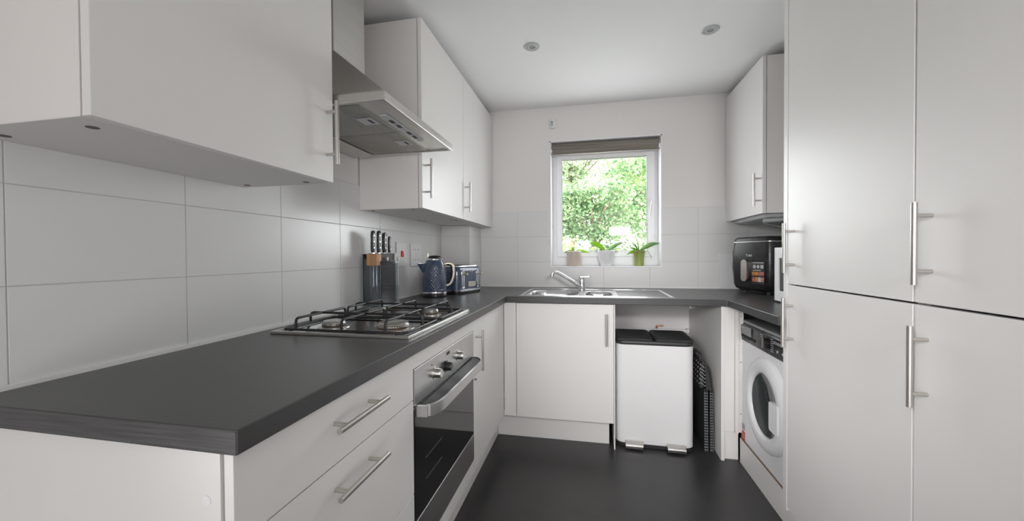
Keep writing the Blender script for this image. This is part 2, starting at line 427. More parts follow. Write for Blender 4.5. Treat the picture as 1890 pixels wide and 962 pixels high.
# ------------------------------------------------------------------ windows
def win_bar(x0, x1, z0, z1, w, y0, y1):
    bm = bmesh.new()
    cells(bm, [x0, x0+w[0], x1-w[1], x1], [z0, z0+w[2], z1-w[3], z1], lambda u, v: x0+w[0] < u < x1-w[1] and z0+w[2] < v < z1-w[3], lambda u, v, s: (u, y0 if s else y1, v))
    return bm
YW = D+WR
reveal = bmesh.new()    # painted plaster lining of the opening and its sill board
t = .008
bx(reveal, WX0, WX0+t, D+.0005, YW, WZ0, WZ1); bx(reveal, WX1-t, WX1, D+.0005, YW, WZ0, WZ1); bx(reveal, WX0, WX1, D+.0005, YW, WZ1-t, WZ1)
struct('trim_2', reveal, 'upvc')
sill = struct('window_sill', B((WX0+.0005, WX1-.0005, D-.002, YW, WZ0-.004, WZ0+.006)), 'upvc', bevel=.002)
w1 = struct('window_1', win_bar(WX0, WX1, WZ0+.006, WZ1-.004, (.048, .036, .078, .09), YW-.005, YW+.06), 'upvc', bevel=.004)
def wpart(name, bm, m, **k):
    bmesh.ops.translate(bm, verts=bm.verts, vec=-Vector(w1.location)+Vector(w1.location))
    return obj(name, bm, m, w1, **k)
wpart('window_sash', win_bar(.846, 1.614, 1.146, 1.980, (.044, .058, .050, .036), YW-.022, YW+.045), 'upvc', bevel=.006)
wpart('glazing_seal', win_bar(.888, 1.558, 1.194, 1.946, (.003, .003, .003, .003), YW-.012, YW+.03), 'blk')
wpart('window_pane', B((.889, 1.557, YW+.008, YW+.013, 1.195, 1.945)), 'pane')
hb = bmesh.new()
loft(hb, [[(1.588+p[0], YW-.0225-q, 1.572+p[1]) for p in rrect(-.011, .011, -.034, .034, .010, 4)] for q in (0, .007)])
wh = wpart('window_handle_plate', hb, 'white', smooth=True)
hb = bmesh.new()
tube(hb, arcpts([(1.588, YW-.028, 1.580), (1.588, YW-.058, 1.578), (1.572, YW-.060, 1.455)], .012, 5), [.008]*8+[.0055]*0 if False else .0068, 12)
obj('window_handle', hb, 'chrome', wh, smooth=True)
# roller blind
rb = thing('roller_blind', 'grey-brown textured roller blind rolled up at the top of the kitchen window', 'blind', (1.22, D+.045, 2.0))
ro = []
pr = []
for k in range(20):
    a = PI*.5 + PI*2*k/20; pr.append((D+.045+.027*math.cos(a), 2.030+.025*math.sin(a)))
obj('fabric_roll', PR(pr, .816, 1.634, 'x'), 'blind', rb, smooth=True)
dr = [(D+.022, 2.028), (D+.016, 2.018), (D+.018, 1.996), (D+.014, 1.986), (D+.018, 1.968), (D+.026, 1.968), (D+.028, 1.99), (D+.030, 2.02)]
obj('fabric_drop', PR(dr, .820, 1.624, 'x'), 'blind', rb, smooth=True, auto=50)
obj('bottom_bar', B((.812, 1.632, D+.014, D+.030, 1.959, 1.969)), 'blind', rb, bevel=.003)
for x in (.812, 1.633): obj('bracket', B((x-.001, x+.003, D+.02, D+.075, 2.003, 2.054)), 'white', rb)

# ------------------------------------------------------------------ ceiling downlights
def downlight(loc, label):
    t_ = thing('ceiling_downlight', label, 'ceiling light', loc, 0, 'recessed ceiling downlights')
    bm = bmesh.new(); lathe(bm, [(.030, 0), (.044, 0), (.044, -.003), (.040, -.006), (.032, -.005), (.030, -.001), (.030, 0)], 0, 0, 40)
    obj('bezel', bm, 'lgrey', t_, local=True, smooth=True)
    bm = bmesh.new(); lathe(bm, [(0, -.0015), (.020, -.0015), (.029, -.0005), (.029, 0), (0, 0)], 0, 0, 32)
    obj('lamp', bm, 'grey', t_, local=True, smooth=True)
    bm = bmesh.new(); lathe(bm, [(.018, -.001), (.029, -.001), (.029, -.0045), (.025, -.006), (.018, -.0045), (.018, -.001)], .002, 0, 32)
    obj('inner_ring', bm, 'lgrey', t_, local=True, smooth=True)
downlight((.797, 1.675, CE), 'small round recessed downlight on the ceiling nearer the left wall cupboards')
downlight((1.731, 1.712, CE), 'small round recessed downlight on the ceiling nearer the tall right-hand cupboards')

# wall sensor
ws = thing('wall_sensor', 'small white oval alarm sensor on the wall above the window', 'sensor', (.826, D+.006, 2.205))
obj('sensor_body', (lambda b: (loft(b, [[(.826+p[0]*s, D+.006-q, 2.205+p[1]*s) for p in rrect(-.026, .026, -.044, .044, .0255, 8)] for q, s in ((0, 1), (.018, .97), (.027, .85), (.031, .5))]), b)[1])(bmesh.new()), 'white', ws, smooth=True, auto=60)
obj('sensor_lens', (lambda b: (loft(b, [[(.824+p[0]*s, D+.006-q, 2.196+p[1]*s) for p in rrect(-.013, .013, -.022, .022, .0125, 6)] for q, s in ((.025, 1), (.034, .9))]), b)[1])(bmesh.new()), 'lgrey', ws, smooth=True)
obj('indicator', B((.818, .830, D-.0305, D-.028, 2.209, 2.212)), 'blkm', ws)
obj('button', CY((.824, D-.031, 2.200), 'y', .003, .004, 12), 'blkm', ws)

# ------------------------------------------------------------------ worktops
lw = bmesh.new()
cells(lw, [0.0005, .14, .55, XLW], [0.0, .64, 1.16, BY-.001, D], lambda u, v: (u < BX and v > BY) or (.14 < u < .55 and .64 < v < 1.16), lambda u, v, s: (u, v, H if s else HT))
# widen the notch for the casing: shift the column line beyond the opening
for v in lw.verts:
    if abs(v.co.x-.14) < 1e-5 and v.co.y > BY-.01: v.co.x = BX+.001
tp = thing('kitchen_worktop', 'long dark charcoal worktop along the left wall, carrying the gas hob, kettle and toaster', 'worktop', (XLW/2, 1.2, HT))
obj('worktop_slab', lw, 'top', tp, bevel=.0025)
obj('end_edging', B((.0005, XLW-.0015, -.0012, 0, HT+.001, H-.001)), 'topend', tp, label='grained dark end strip')
obj('joint_strip', B((XLW-.0002, XLW+.0008, DF-.004, DF-.0005, HT+.001, H)), 'joint', tp)
sw = bmesh.new()
cells(sw, [XLW+.001, .705, 1.285, XW-.001], [DF, 1.93, 2.30, D], lambda u, v: .705 < u < 1.285 and 1.93 < v < 2.30, lambda u, v, s: (u, v, H if s else HT))
o = obj('kitchen_worktop', sw, 'top', bevel=.0025)
tag(o, 'dark charcoal worktop under the window, holding the inset steel sink', 'worktop')
rw = thing('kitchen_worktop', 'dark charcoal worktop on the right above the washing machine, carrying the air fryer', 'worktop', (2.1, 1.9, HT))
obj('worktop_slab', B((XW, XWR-.0005, 1.2655, D, HT, H)), 'top', rw, bevel=.0025)
obj('joint_strip', B((XW-.0035, XW+.0006, DF-.0008, DF, HT, H+.0004)), 'joint', rw)

# ------------------------------------------------------------------ wall cupboards, left
def wall_unit(y0, y1, name, label, hy, carc_mat='carc', cut=None):
    t_ = thing('wall_cupboard', label, 'cupboard', ((XL)/2, (y0+y1)/2, ZC), 0, 'white wall cupboards')
    obj('cupboard_body', carcass(.0005, XL-.0215, y0+.001, y1-.001, ZC, ZT-.002, 'x+'), 'carc', t_, bevel=.0008)
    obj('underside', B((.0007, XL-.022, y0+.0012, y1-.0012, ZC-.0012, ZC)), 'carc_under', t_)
    d = obj('door', B((XL-.0185, XL, y0+.0015, y1-.0015, ZC-.0005, ZT)), 'cab', t_, bevel=.0012)
    handle(d, (XL, hy, 1.5375), (0, 0, 1), (1, 0, 0))
    for yy in (y0+.045, y1-.035):
        for xx in (.047, .262): obj('screw_cap', CY((xx, yy, ZC-.0022), 'z', .009, .0012, 20), 'gapdark', t_)
    return t_
wall_unit(.0006, .5942, 'near', 'large white wall cupboard nearest the camera, left of the extractor hood', .564)
wall_unit(1.2366, 1.8476, 'mid', 'white wall cupboard directly beyond the extractor hood', 1.266)
wall_unit(1.8496, D, 'far', 'white wall cupboard in the corner left of the window', 1.875)

# wall cupboard right, with boiler inside
rt = thing('wall_cupboard', 'white wall cupboard on the right side of the window, above the air fryer', 'cupboard', (2.26, 2.27, ZC), 0, 'white wall cupboards')
obj('cupboard_body', carcass(XU+.0215, XWR-.001, 1.9735, D-.001, ZC+.004, ZT-.001, 'x-', 'z-'), 'carc', rt, bevel=.0008)
d = obj('door', B((XU, XU+.0185, 1.974, D-.0015, ZC+.003, ZT)), 'cab', rt, bevel=.0012)
handle(d, (XU, 1.9985, 1.5375), (0, 0, 1), (-1, 0, 0))
obj('filler_strip', B((XU+.001, XU+.02, D-.0012, D-.0002, ZC+.003, ZT)), 'cab', rt)
# boiler hidden in it, its underside showing
bo = thing('boiler', 'grey-white boiler base with pipes showing under the right wall cupboard', 'boiler', (2.27, 2.2, 1.37))
obj('boiler_casing', rloft(2.118, 2.42, 2.02, 2.55, [(1.372, .02, .03), (1.380, .006, .035), (1.40, .0, .035), (1.93, 0, .035)]), 'lgrey', bo, smooth=True)
obj('drain_elbow', T(arcpts([(2.285, 2.13, 1.374), (2.285, 2.13, 1.335), (2.33, 2.13, 1.322), (2.38, 2.13, 1.322)], .02, 5), .019, 16), 'lgrey', bo, smooth=True)
obj('condensate_pipe', T(arcpts([(2.13, 2.08, 1.361), (2.20, 2.06, 1.366), (2.40, 2.06, 1.376)], .03, 4), .0135, 14), 'lgrey', bo, smooth=True)
obj('cable', T(arcpts([(2.17, 2.2, 1.374), (2.19, 2.2, 1.352), (2.35, 2.2, 1.315), (2.43, 2.2, 1.33)], .04, 5), .0035, 8), 'lgrey', bo, smooth=True)

# ------------------------------------------------------------------ extractor hood
hd = thing('extractor_hood', 'stainless steel chimney extractor hood above the gas hob', 'extractor hood', (.25, .9, 1.645))
HX, HY0, HY1, HZ0, HZ1 = .500, .606, 1.196, 1.642, 1.672
rim = bmesh.new()
# lip: ring with an open, recessed underside
cells(rim, [.0005, .014, HX-.014, HX], [HY0, HY0+.014, HY1-.014, HY1], lambda u, v: .014 < u < HX-.014 and HY0+.014 < v < HY1-.014, lambda u, v, s: (u, v, HZ1 if s else HZ0))
obj('lip', rim, 'hoodst', hd, bevel=.003)
cn = bmesh.new()
loft(cn, [[(.0006, HY0, HZ1), (HX-.002, HY0, HZ1), (HX-.002, HY1, HZ1), (.0006, HY1, HZ1)], [(.0006, .795, 1.925), (.19, .795, 1.925), (.19, 1.005, 1.925), (.0006, 1.005, 1.925)]])
obj('canopy', cn, 'hoodst', hd, bevel=.002)
obj('chimney', B((.0006, .186, .80, 1.0, 1.926, CE-.001)), 'hoodst', hd, bevel=.002)
obj('chimney_sleeve', B((.0006, .180, .806, .994, 1.925, 1.927)), 'hoodst', hd)
under = obj('underside_plate', B((.014, HX-.014, HY0+.014, HY1-.014, HZ0+.006, HZ0+.010)), 'hoodst', hd)
for (a, b) in ((HY0+.03, .899), (.903, HY1-.03)):
    f = bmesh.new(); bx(f, .12, .395, a, b, HZ0+.002, HZ0+.006)
    n = 26
    for k in range(n):
        xx = .130+.255*k/(n-1); bx(f, xx-.0028, xx+.0028, a+.008, b-.008, HZ0+.0005, HZ0+.002)
    fo = obj('grease_filter', f, 'filter', hd, label='ribbed metal mesh filter')
    yc = (a+b)/2
    obj('filter_catch', (lambda q: (bx(q, .315, .372, yc-.032, yc+.032, HZ0-.0012, HZ0+.0005), q)[1])(bmesh.new()), 'lgrey', fo, bevel=.001)
    obj('catch_slot', B((.350, .362, yc-.018, yc+.018, HZ0-.0018, HZ0-.0010)), 'blkm', fo)
cp = obj('control_strip', B((.412, .436, .73, 1.03, HZ0+.001, HZ0+.006)), 'lgrey', hd, bevel=.001)
for yy in (.79, .84, .92, .97): obj('switch', B((.418, .431, yy-.013, yy+.013, HZ0-.001, HZ0+.001)), 'blkm', cp)
obj('rear_rail', B((.001, .11, HY0+.002, HY1-.002, HZ0-.004, HZ0+.005)), 'hoodst', hd, bevel=.002)

# ------------------------------------------------------------------ base units, left run
def drawer_front(par, z0, z1, hz):
    d = obj('drawer', B((XD-.017, XD, .013, .6140, z0, z1)), 'cab', par, bevel=.0012)
    handle(d, (XD, .3105, hz), (0, 1, 0), (1, 0, 0))
du = thing('drawer_unit', 'white drawer cupboard at the near end of the left run, with three bar-handled drawers', 'cupboard', (.3, .31, 0))
obj('cupboard_body', carcass(.0005, XD-.0205, .013, .6145, .155, HT-.001, 'x+'), 'carc', du, bevel=.0008)
ep = obj('end_panel', B((.0005, XD-.0205, .010, .0128, 0, HT-.001)), 'cab', du)
obj('screw_cap', CY((.536, .0086, .792), 'y', .0075, .0016, 20), 'white', ep)
obj('screw_cap', CY((.536, .0086, .30), 'y', .0075, .0016, 20), 'white', ep)
drawer_front(du, .7235, HT-.003, .811); drawer_front(du, .4355, .7205, .670); drawer_front(du, .157, .4325, .385)

ou = thing('oven_housing', 'white base cupboard frame around the built-in oven', 'cupboard', (.3, .92, .155))
obj('cupboard_body', carcass(.0005, XD-.0205, .6165, 1.2305, .155, HT-.001, 'x+', 'z+ x-'), 'carc', ou, bevel=.0008)
obj('top_rail', B((XD-.018, XD, .6165, 1.2305, .8165, HT-.003)), 'cab', ou, bevel=.0012)
obj('bottom_rail', B((XD-.018, XD, .6165, 1.2305, .157, .2145)), 'cab', ou, bevel=.0012)
ov = thing('built_in_oven', 'stainless steel single oven with black glass door below the gas hob', 'oven', (.3, .92, .216))
OY0, OY1 = .6195, 1.2275
obj('oven_body', B((.05, XD-.020, .64, 1.205, .222, .80)), 'gapdark', ov)
fa = obj('control_panel', B((XD-.018, XD+.001, OY0, OY1, .701, .8145)), 'oven', ov, bevel=.0015)
obj('oven_slot', B((XD-.018, XD-.006, OY0+.002, OY1-.002, .690, .701)), 'blk', ov)
dg = obj('oven_door', B((XD-.016, XD, OY0, OY1, .338, .690)), 'ovglass', ov, bevel=.002, label='black glass oven door')
obj('door_kick_strip', B((XD-.016, XD+.001, OY0, OY1, .216, .3375)), 'oven', dg, bevel=.0015)
for zz in (.43, .50, .57): obj('shelf_runner', B((XD-.001, XD+.0003, .70, .84, zz, zz+.003)), 'gapdark', dg) if zz < .52 else None
# D-shaped grab handle
def dcurve(inset, depth):
    y0, y1 = .632+inset, 1.218-inset; pts = [(XD+.0005, y0), (XD+depth*.55, y0+.004)]
    for k in range(9):
        a = PI/2*k/8; pts.append((XD+depth-.03+.03*math.sin(a)-(0), y0+.012+.075*(1-math.cos(a))))
    q = [(x, y0+y1-y) for x, y in reversed(pts)]
    return pts+q
oo, ii = dcurve(0, .064), dcurve(.005, .057)
hbm = bmesh.new()
n = len(oo); rings = []
for z in (.664, .700):
    rings.append([hbm.verts.new((x, y, z)) for x, y in oo]); rings.append([hbm.verts.new((x, y, z)) for x, y in ii])
for k in range(n-1):
    hbm.faces.new((rings[0][k], rings[0][k+1], rings[2][k+1], rings[2][k])); hbm.faces.new((rings[1][k], rings[1][k+1], rings[3][k+1], rings[3][k]))
    hbm.faces.new((rings[2][k], rings[2][k+1], rings[3][k+1], rings[3][k])); hbm.faces.new((rings[0][k], rings[0][k+1], rings[1][k+1], rings[1][k]))
obj('grab_handle', hbm, 'oven', dg, smooth=True)
obj('handle_web', PR([(p[0], p[1]) for p in dcurve(.0055, .0565)], .692, .6955), 'webgrey', dg)
def oven_knob(y, z, m):
    k = bmesh.new()
    tube(k, [(XD+.001, y, z), (XD+.004, y, z)], .021, 32)
    tube(k, [(XD+.004, y, z), (XD+.022, y, z), (XD+.026, y, z)], [.0165, .0155, .0135], 32)
    kk = obj('knob', k, m, fa, smooth=True)
    return kk
oven_knob(.778, .757, 'hsteel'); oven_knob(.880, .752, 'blk'); oven_knob(1.016, .757, 'hsteel')
for q in (.893, .905, .917): obj('maker_mark', B((XD+.001, XD+.0016, q-.0045, q+.0045, .789, .801)), 'txtd', fa)
obj('pilot_light', CY((XD+.001, .752, .792), 'x', .003, .0008, 12), 'txtd', fa)

cb = thing('corner_base_cupboard', 'white base cupboard in the left corner, just beyond the oven', 'cupboard', (.3, 1.54, .155))
obj('cupboard_body', carcass(.0005, XD-.0205, 1.2325, 1.8640, .155, HT-.001, 'x+', 'x-'), 'carc', cb, bevel=.0008)
d = obj('door', B((XD-.018, XD, 1.2335, 1.8640, .157, HT-.003)), 'cab', cb, bevel=.0012)
handle(d, (XD, 1.267, .7165), (0, 0, 1), (1, 0, 0))
obj('latch_button', CY((XD+.0005, 1.244, .586), 'x', .006, .012, 16), 'chrome', cb, smooth=True)
struct('trim_3', B((.520, .5235, .02, 1.9418, 0, .154)), 'cab', bevel=.0008)

# ------------------------------------------------------------------ sink run
DS = DF+.0165
su = thing('sink_cupboard', 'white single-door cupboard under the sink, left of the pedal bin', 'cupboard', (.95, 2.1, .155))
obj('cupboard_body', carcass(.664, 1.247, DS+.0205, 2.44, .155, HT-.001, 'y-', 'z+'), 'carc', su, bevel=.0008)
d = obj('door', B((.6625, 1.2475, DS, DS+.018, .160, HT-.004)), 'cab', su, bevel=.0012)
handle(d, (1.2065, DS, .7215), (0, 0, 1), (0, -1, 0))
obj('corner_filler', B((XD+.002, .6595, DS+.002, DS+.019, .160, HT-.002)), 'cab', su, bevel=.001)
tag(obj('side_panel', B((1.2495, 1.2575, DS+.012, 2.45, 0, HT-.001)), 'cab', bevel=.001), 'narrow white support panel between the sink cupboard and the pedal bin', 'panel')
struct('trim_4', B((.5245, 1.225, 1.9425, 1.9585, 0, .1545)), 'cab', bevel=.0008)
tag(obj('side_panel', B((1.8330, 1.8512, DS+.002, D-.001, 0, HT-.001)), 'cab', bevel=.001), 'tall white support panel on the right side of the open space with the pedal bin', 'panel')
# filler boards by the washing machine
fb = thing('filler_panel', 'white upright filler board with screw holes, left of the washing machine', 'panel', (1.9, 1.88, .16))
obj('front_board', B((1.8520, 1.902, DS+.010, DS+.026, .165, HT-.001)), 'cab', fb, bevel=.001)
hs = obj('drilled_board', B((1.9025, 1.9205, DS-.008, DS+.2, .165, HT-.001)), 'carc', fb, bevel=.001)
hs2 = obj('hinge_board', B((1.921, 1.948, DS+.004, DS+.020, .165, HT-.001)), 'carc', fb, bevel=.001)
for zz in (.815, .56, .27): obj('screw_hole', CY((1.934, DS+.0035, zz), 'y', .0028, .0008, 12), 'txtd', hs2)
tag(obj('plinth_block', B((1.8525, 1.930, DS+.028, DS+.044, 0, .158)), 'cab', bevel=.001), 'small white plinth piece at the foot of the filler board beside the washing machine', 'plinth')
struct('trim_5', B((1.931, 1.947, .035, 1.868, 0, .136)), 'cab', bevel=.0008)
obj('board_edge', B((1.932, 1.9415, 1.28, 1.86, .136, .1375)), 'brown', bpy.data.objects['trim_5']).location = (0, 0, 0)
# rear of the open space: shelf support and pipe
pp = thing('waste_pipe', 'thin white pipe along the wall behind the pedal bin', 'pipe', (1.6, D-.03, .6))
obj('pipe_run', T([(1.27, D-.03, .598), (1.825, D-.03, .598)], .011, 14), 'white', pp, smooth=True)
obj('upper_pipe', T([(1.60, D-.03, .612), (1.60, D-.03, .632), (1.645, D-.03, .632)], .006, 12), 'copper', pp, smooth=True)
obj('pipe_clip', B((1.808, 1.826, D-.045, D+.004, .583, .613)), 'white', pp, bevel=.002)
tag(obj('wall_bracket', (lambda q: (cyl(q, (1.822, 2.505, .792), 'x', .010, .0108, 16), bx(q, 1.815, 1.8325, 2.497, 2.513, .772, .790), q)[2])(bmesh.new()), 'chrome', smooth=True), 'small chrome bracket on the support panel just under the worktop, behind the pedal bin', 'bracket')

# ------------------------------------------------------------------ sink and tap
SX0, SX1, SY0, SY1 = .672, 1.602, 1.895, 2.405
def sd_rr(x, y, x0, x1, y0, y1, r):
    cx, cy = (x0+x1)/2, (y0+y1)/2; qx, qy = abs(x-cx)-(x1-x0)/2+r, abs(y-cy)-(y1-y0)/2+r
    return math.hypot(max(qx, 0), max(qy, 0)) + min(max(qx, qy), 0) - r
def sm(t): t = max(0, min(1, t)); return t*t*(3-2*t)
def sink_z(x, y):
    z = .0028
    e = sd_rr(x, y, SX0, SX1, SY0, SY1, .03)
    z -= .0026*sm((e+.008)/.008)
    z += .0012*sm((-e-.02)/.004)*0 - .0035*sm((-e-.016)/.006)
    b1 = sd_rr(x, y, .715, 1.035, 1.945, 2.285, .10); z -= .155*sm(-b1/.016)
    b2 = sd_rr(x, y, 1.083, 1.255, 1.965, 2.265, .07); z -= .10*sm(-b2/.016)
    dr_ = sd_rr(x, y, 1.285, 1.575, 1.94, 2.36, .03)
    z -= .004*sm(-dr_/.012)
    if dr_ < -.02: z += .0016*max(0, math.sin((y-1.94)*2*PI/.035))
    return H+z
def sink_mesh():
    bm = bmesh.new(); nx, ny = 230, 126; V = []
    for j in range(ny+1):
        y = SY0+(SY1-SY0)*j/ny
        V.append([bm.verts.new((SX0+(SX1-SX0)*i/nx, y, sink_z(SX0+(SX1-SX0)*i/nx, y))) for i in range(nx+1)])
    for j in range(ny):
        for i in range(nx): bm.faces.new((V[j][i], V[j][i+1], V[j+1][i+1], V[j+1][i]))
    return bm
sk = thing('kitchen_sink', 'stainless steel one and a half bowl sink with drainer under the window', 'sink', (1.13, 2.15, H))
so = obj('sink_top', sink_mesh(), 'sink', sk, smooth=True, auto=80)
obj('waste_strainer', L([(0, 0), (.018, .001), (.040, .002), (.043, .0005), (.043, 0)], .875, 2.115, 32), 'chrome', so, smooth=True).location = (0, 0, H-.155)
obj('waste_strainer', L([(0, 0), (.018, .001), (.036, .002), (.040, .0005), (.040, 0)], 1.169, 2.115, 32), 'chrome', so, smooth=True).location = (0, 0, H-.099)

tpz = thing('mixer_tap', 'chrome single-lever mixer tap with slanted spout behind the sink', 'tap', (1.058, 2.33, H+.003))
X0, Y0, Z0 = 1.055, 2.335, H+.0
obj('tap_body', L([(0, Z0), (.026, Z0), (.026, Z0+.006), (.0235, Z0+.010), (.0215, Z0+.05), (.0205, Z0+.085), (.018, Z0+.092), (0, Z0+.093)], X0, Y0, 32), 'chrome', tpz, smooth=True)
obj('spout', T(arcpts([(X0-.012, Y0-.004, Z0+.030), (X0-.150, Y0-.035, Z0+.118), (X0-.180, Y0-.043, Z0+.130), (X0-.204, Y0-.050, Z0+.128), (X0-.210, Y0-.052, Z0+.112)], .02, 4), .0115, 16), 'chrome', tpz, smooth=True)
obj('aerator', CY((X0-.210, Y0-.052, Z0+.101), 'z', .0125, .013, 20), 'chrome', tpz, smooth=True)
lv = bmesh.new(); loft(lv, [[(X0+.016+p[0], Y0+p[1], Z0+z) for p in rrect(-.040, .048, -.014, .014, .012, 5)] for z in (.093, .099)])
bmesh.ops.rotate(lv, verts=lv.verts, cent=(X0, Y0, Z0+.095), matrix=Matrix.Rotation(math.radians(-3), 3, 'Y'))
obj('tap_lever', lv, 'chrome', tpz, smooth=True)

# ------------------------------------------------------------------ gas hob
hb_ = thing('gas_hob', 'stainless steel four-burner gas hob with black pan supports set in the left worktop', 'hob', (.33, .9, H))
GX0, GX1, GY0, GY1 = .078, .572, .606, 1.196
rim_ = bmesh.new()
for q in ((GX0, GX1, GY0, GY0+.013), (GX0, GX1, GY1-.013, GY1), (GX0, GX0+.013, GY0+.013, GY1-.013), (GX1-.013, GX1, GY0+.013, GY1-.013)): bx(rim_, q[0], q[1], q[2], q[3], H+.0004, H+.0100)
obj('hob_rim', rim_, 'steel', hb_, bevel=.0015)
tr = bmesh.new()
loft(tr, [[(p[0], p[1], z) for p in rrect(GX0+i, GX1-i, GY0+i, GY1-i, .012, 4)] for z, i in ((H+.0003, .012), (H+.0080, .0125), (H+.0080, .018), (H+.0035, .024))])
obj('hob_plate', tr, 'hobst', hb_, smooth=True, auto=30)
BURN = [(.445, .745, .050), (.222, .735, .037), (.452, 1.055, .027), (.205, 1.050, .037)]
for x, y, r in BURN:
    z = H+.0036
    b = obj('burner', L([(0, z), (r*1.45, z), (r*1.42, z+.003), (r*1.02, z+.006), (r, z+.014), (r*1.05, z+.017), (r*1.02, z+.019), (0, z+.019)], x, y, 40), 'alum', hb_, smooth=True)
    teeth = bmesh.new(); nn = int(r*900)
    for k in range(nn):
        a = 2*PI*k/nn; c = Vector((x+math.cos(a)*r*1.02, y+math.sin(a)*r*1.02, 0))
        bx(teeth, c.x-.0011, c.x+.0011, c.y-.0011, c.y+.0011, z+.008, z+.0165)
    obj('burner_ring', teeth, 'alum', b)
    obj('burner_neck', L([(r*.9, z+.004), (r*1.08, z+.005), (r*1.08, z+.009), (r*.98, z+.010)], x, y, 40), 'burner_shade', b, smooth=True)
    obj('burner_cap', L([(0, z+.0192), (r*.98, z+.0192), (r*1.0, z+.022), (r*.94, z+.0245), (0, z+.0255)], x, y, 40), 'steel', b, smooth=True)
for k, (ya, yb) in enumerate(((.632, .893), (.909, 1.170))):
    g = bmesh.new(); rr = .0045; zb = H+.013; zt = H+.050
    xa, xb = .104, .546
    tube(g, arcpts([(xa, ya, zb), (xb, ya, zb), (xb, yb, zb), (xa, yb, zb)], .02, 4, True), rr, 10, closed=True)
    ym = (ya+yb)/2
    tube(g, arcpts([(xa, ym, zb), (xa, ym, zt), (xb, ym, zt), (xb, ym, zb)], .018, 5), rr, 10)
    for xx in (.155, .325, .480):
        tube(g, arcpts([(xx, ya, zb), (xx, ya, zt), (xx, yb, zt), (xx, yb, zb)], .014, 5), rr, 10)
    for xx in (xa+.03, xb-.03):
        for yy in (ya, yb): tube(g, [(xx, yy, H+.0038), (xx, yy, zb)], rr*1.2, 10)
    po = obj('pan_support', g, 'iron', hb_, smooth=True)

# ------------------------------------------------------------------ tall units
def tall(y0, y1, hy1, hy2, label):
    t_ = thing('tall_cupboard', label, 'cupboard', (2.15, (y0+y1)/2, .15), 0, 'tall white cupboards on the right')
    obj('cupboard_body', carcass(XR+.0215, XWR-.001, y0+.001, y1-.001, .14, ZT-.001, 'x-', 'x+'), 'carc', t_)
    d1 = obj('door', B((XR, XR+.0185, y0+.002, y1-.002, 1.0455, ZT)), 'cab', t_, bevel=.0012, label='upper door')
    d2 = obj('door', B((XR, XR+.0185, y0+.002, y1-.002, .155, 1.0400)), 'cab', t_, bevel=.0012, label='lower door')
    handle(d1, (XR, hy1, 1.1855), (0, 0, 1), (-1, 0, 0)); handle(d2, (XR, hy2, .8985), (0, 0, 1), (-1, 0, 0))
    return t_
tall(.6329, 1.2329, 1.1845, 1.1925, 'tall two-door white cupboard on the right, next to the washing machine')
tall(.0309, .6309, .5825, .5925, 'tall two-door white cupboard on the right, nearest the camera')
tag(obj('side_panel', B((XR-.001, XWR-.001, 1.2345, 1.2645, .138, ZT)), 'cab', bevel=.001), 'white end panel of the tall cupboards beside the washing machine', 'panel')

# ------------------------------------------------------------------ washing machine
wm = thing('washing_machine', 'white front-loading washing machine with black control panel under the right worktop', 'washing machine', (2.2, 1.58, .14))
WMX, WY0, WY1, WT = 1.942, 1.285, 1.885, .786
obj('casing', B((WMX, WMX+.48, WY0, WY1, .130, .688)), 'appl', wm, bevel=.004)
obj('top_plate', B((WMX+.004, WMX+.48, WY0, WY1, .7835, WT+.012)), 'grey', wm, bevel=.003)
cpn = obj('control_panel', (lambda q: (prism(q, [(WMX-.004, .689), (WMX+.4, .689), (WMX+.4, .783), (WMX+.006, .783), (WMX-.002, .773)], WY0, WY1, 'y'), q)[1])(bmesh.new()), 'blk', wm, bevel=.002)
dw = obj('detergent_drawer', B((WMX-.009, WMX-.004, 1.735, 1.868, .726, .774)), 'grey', cpn, bevel=.002)
obj('drawer_grip', B((WMX-.006, WMX-.0035, 1.690, 1.868, .709, .723)), 'dark', cpn)
kb = bmesh.new(); tube(kb, [(WMX-.004, 1.56, .737), (WMX-.022, 1.56, .737)], .027, 32)
ko = obj('programme_knob', kb, 'blk', cpn, smooth=True)
obj('knob_pointer', B((WMX-.0245, WMX-.0218, 1.556, 1.564, .714, .762)), 'hsteel', ko)
for s in (-1, 1):
    for k in range(7): obj('programme_mark', B((WMX-.0048, WMX-.004, 1.56+s*.055-.013, 1.56+s*.055+.013, .708+k*.0095, .7108+k*.0095)), 'lgrey', cpn)
for k in range(2): obj('display_line', B((WMX-.0052, WMX-.004, 1.33, 1.49, .752+.007*k, .7545+.007*k)), 'lgrey', cpn)
for yy in (1.36, 1.40, 1.45): obj('panel_button', CY((WMX-.007, yy, .722), 'x', .006, .003, 14), 'lgrey', cpn)
obj('maker_mark', B((WMX-.0096, WMX-.009, 1.815, 1.855, .758, .765)), 'lgrey', cpn)
def xlathe(prof, yc, zc, seg=56, sgn=-1):
    """profile (radius, distance out) around an axis pointing to -X"""
    bm = bmesh.new(); rings = []
    for r, dd in prof:
        if r < 1e-6: rings.append([bm.verts.new((WMX+sgn*dd, yc, zc))]); continue
        rings.append([bm.verts.new((WMX+sgn*dd, yc+r*math.cos(2*PI*k/seg), zc+r*math.sin(2*PI*k/seg))) for k in range(seg)])
    for A, Q in zip(rings[:-1], rings[1:]):
        for k in range(seg):
            k2 = (k+1) % seg
            if len(Q) == 1: bm.faces.new((A[k], A[k2], Q[0]))
            elif len(A) == 1: bm.faces.new((A[0], Q[k2], Q[k]))
            else: bm.faces.new((A[k], A[k2], Q[k2], Q[k]))
    return bm
DY, DZ = 1.552, .442
do = obj('porthole_door', xlathe([(.222, .0005), (.220, .012), (.212, .022), (.19, .030), (.160, .030), (.150, .024), (.146, .010), (.146, .0005)], DY, DZ), 'appl', wm, smooth=True, auto=50)
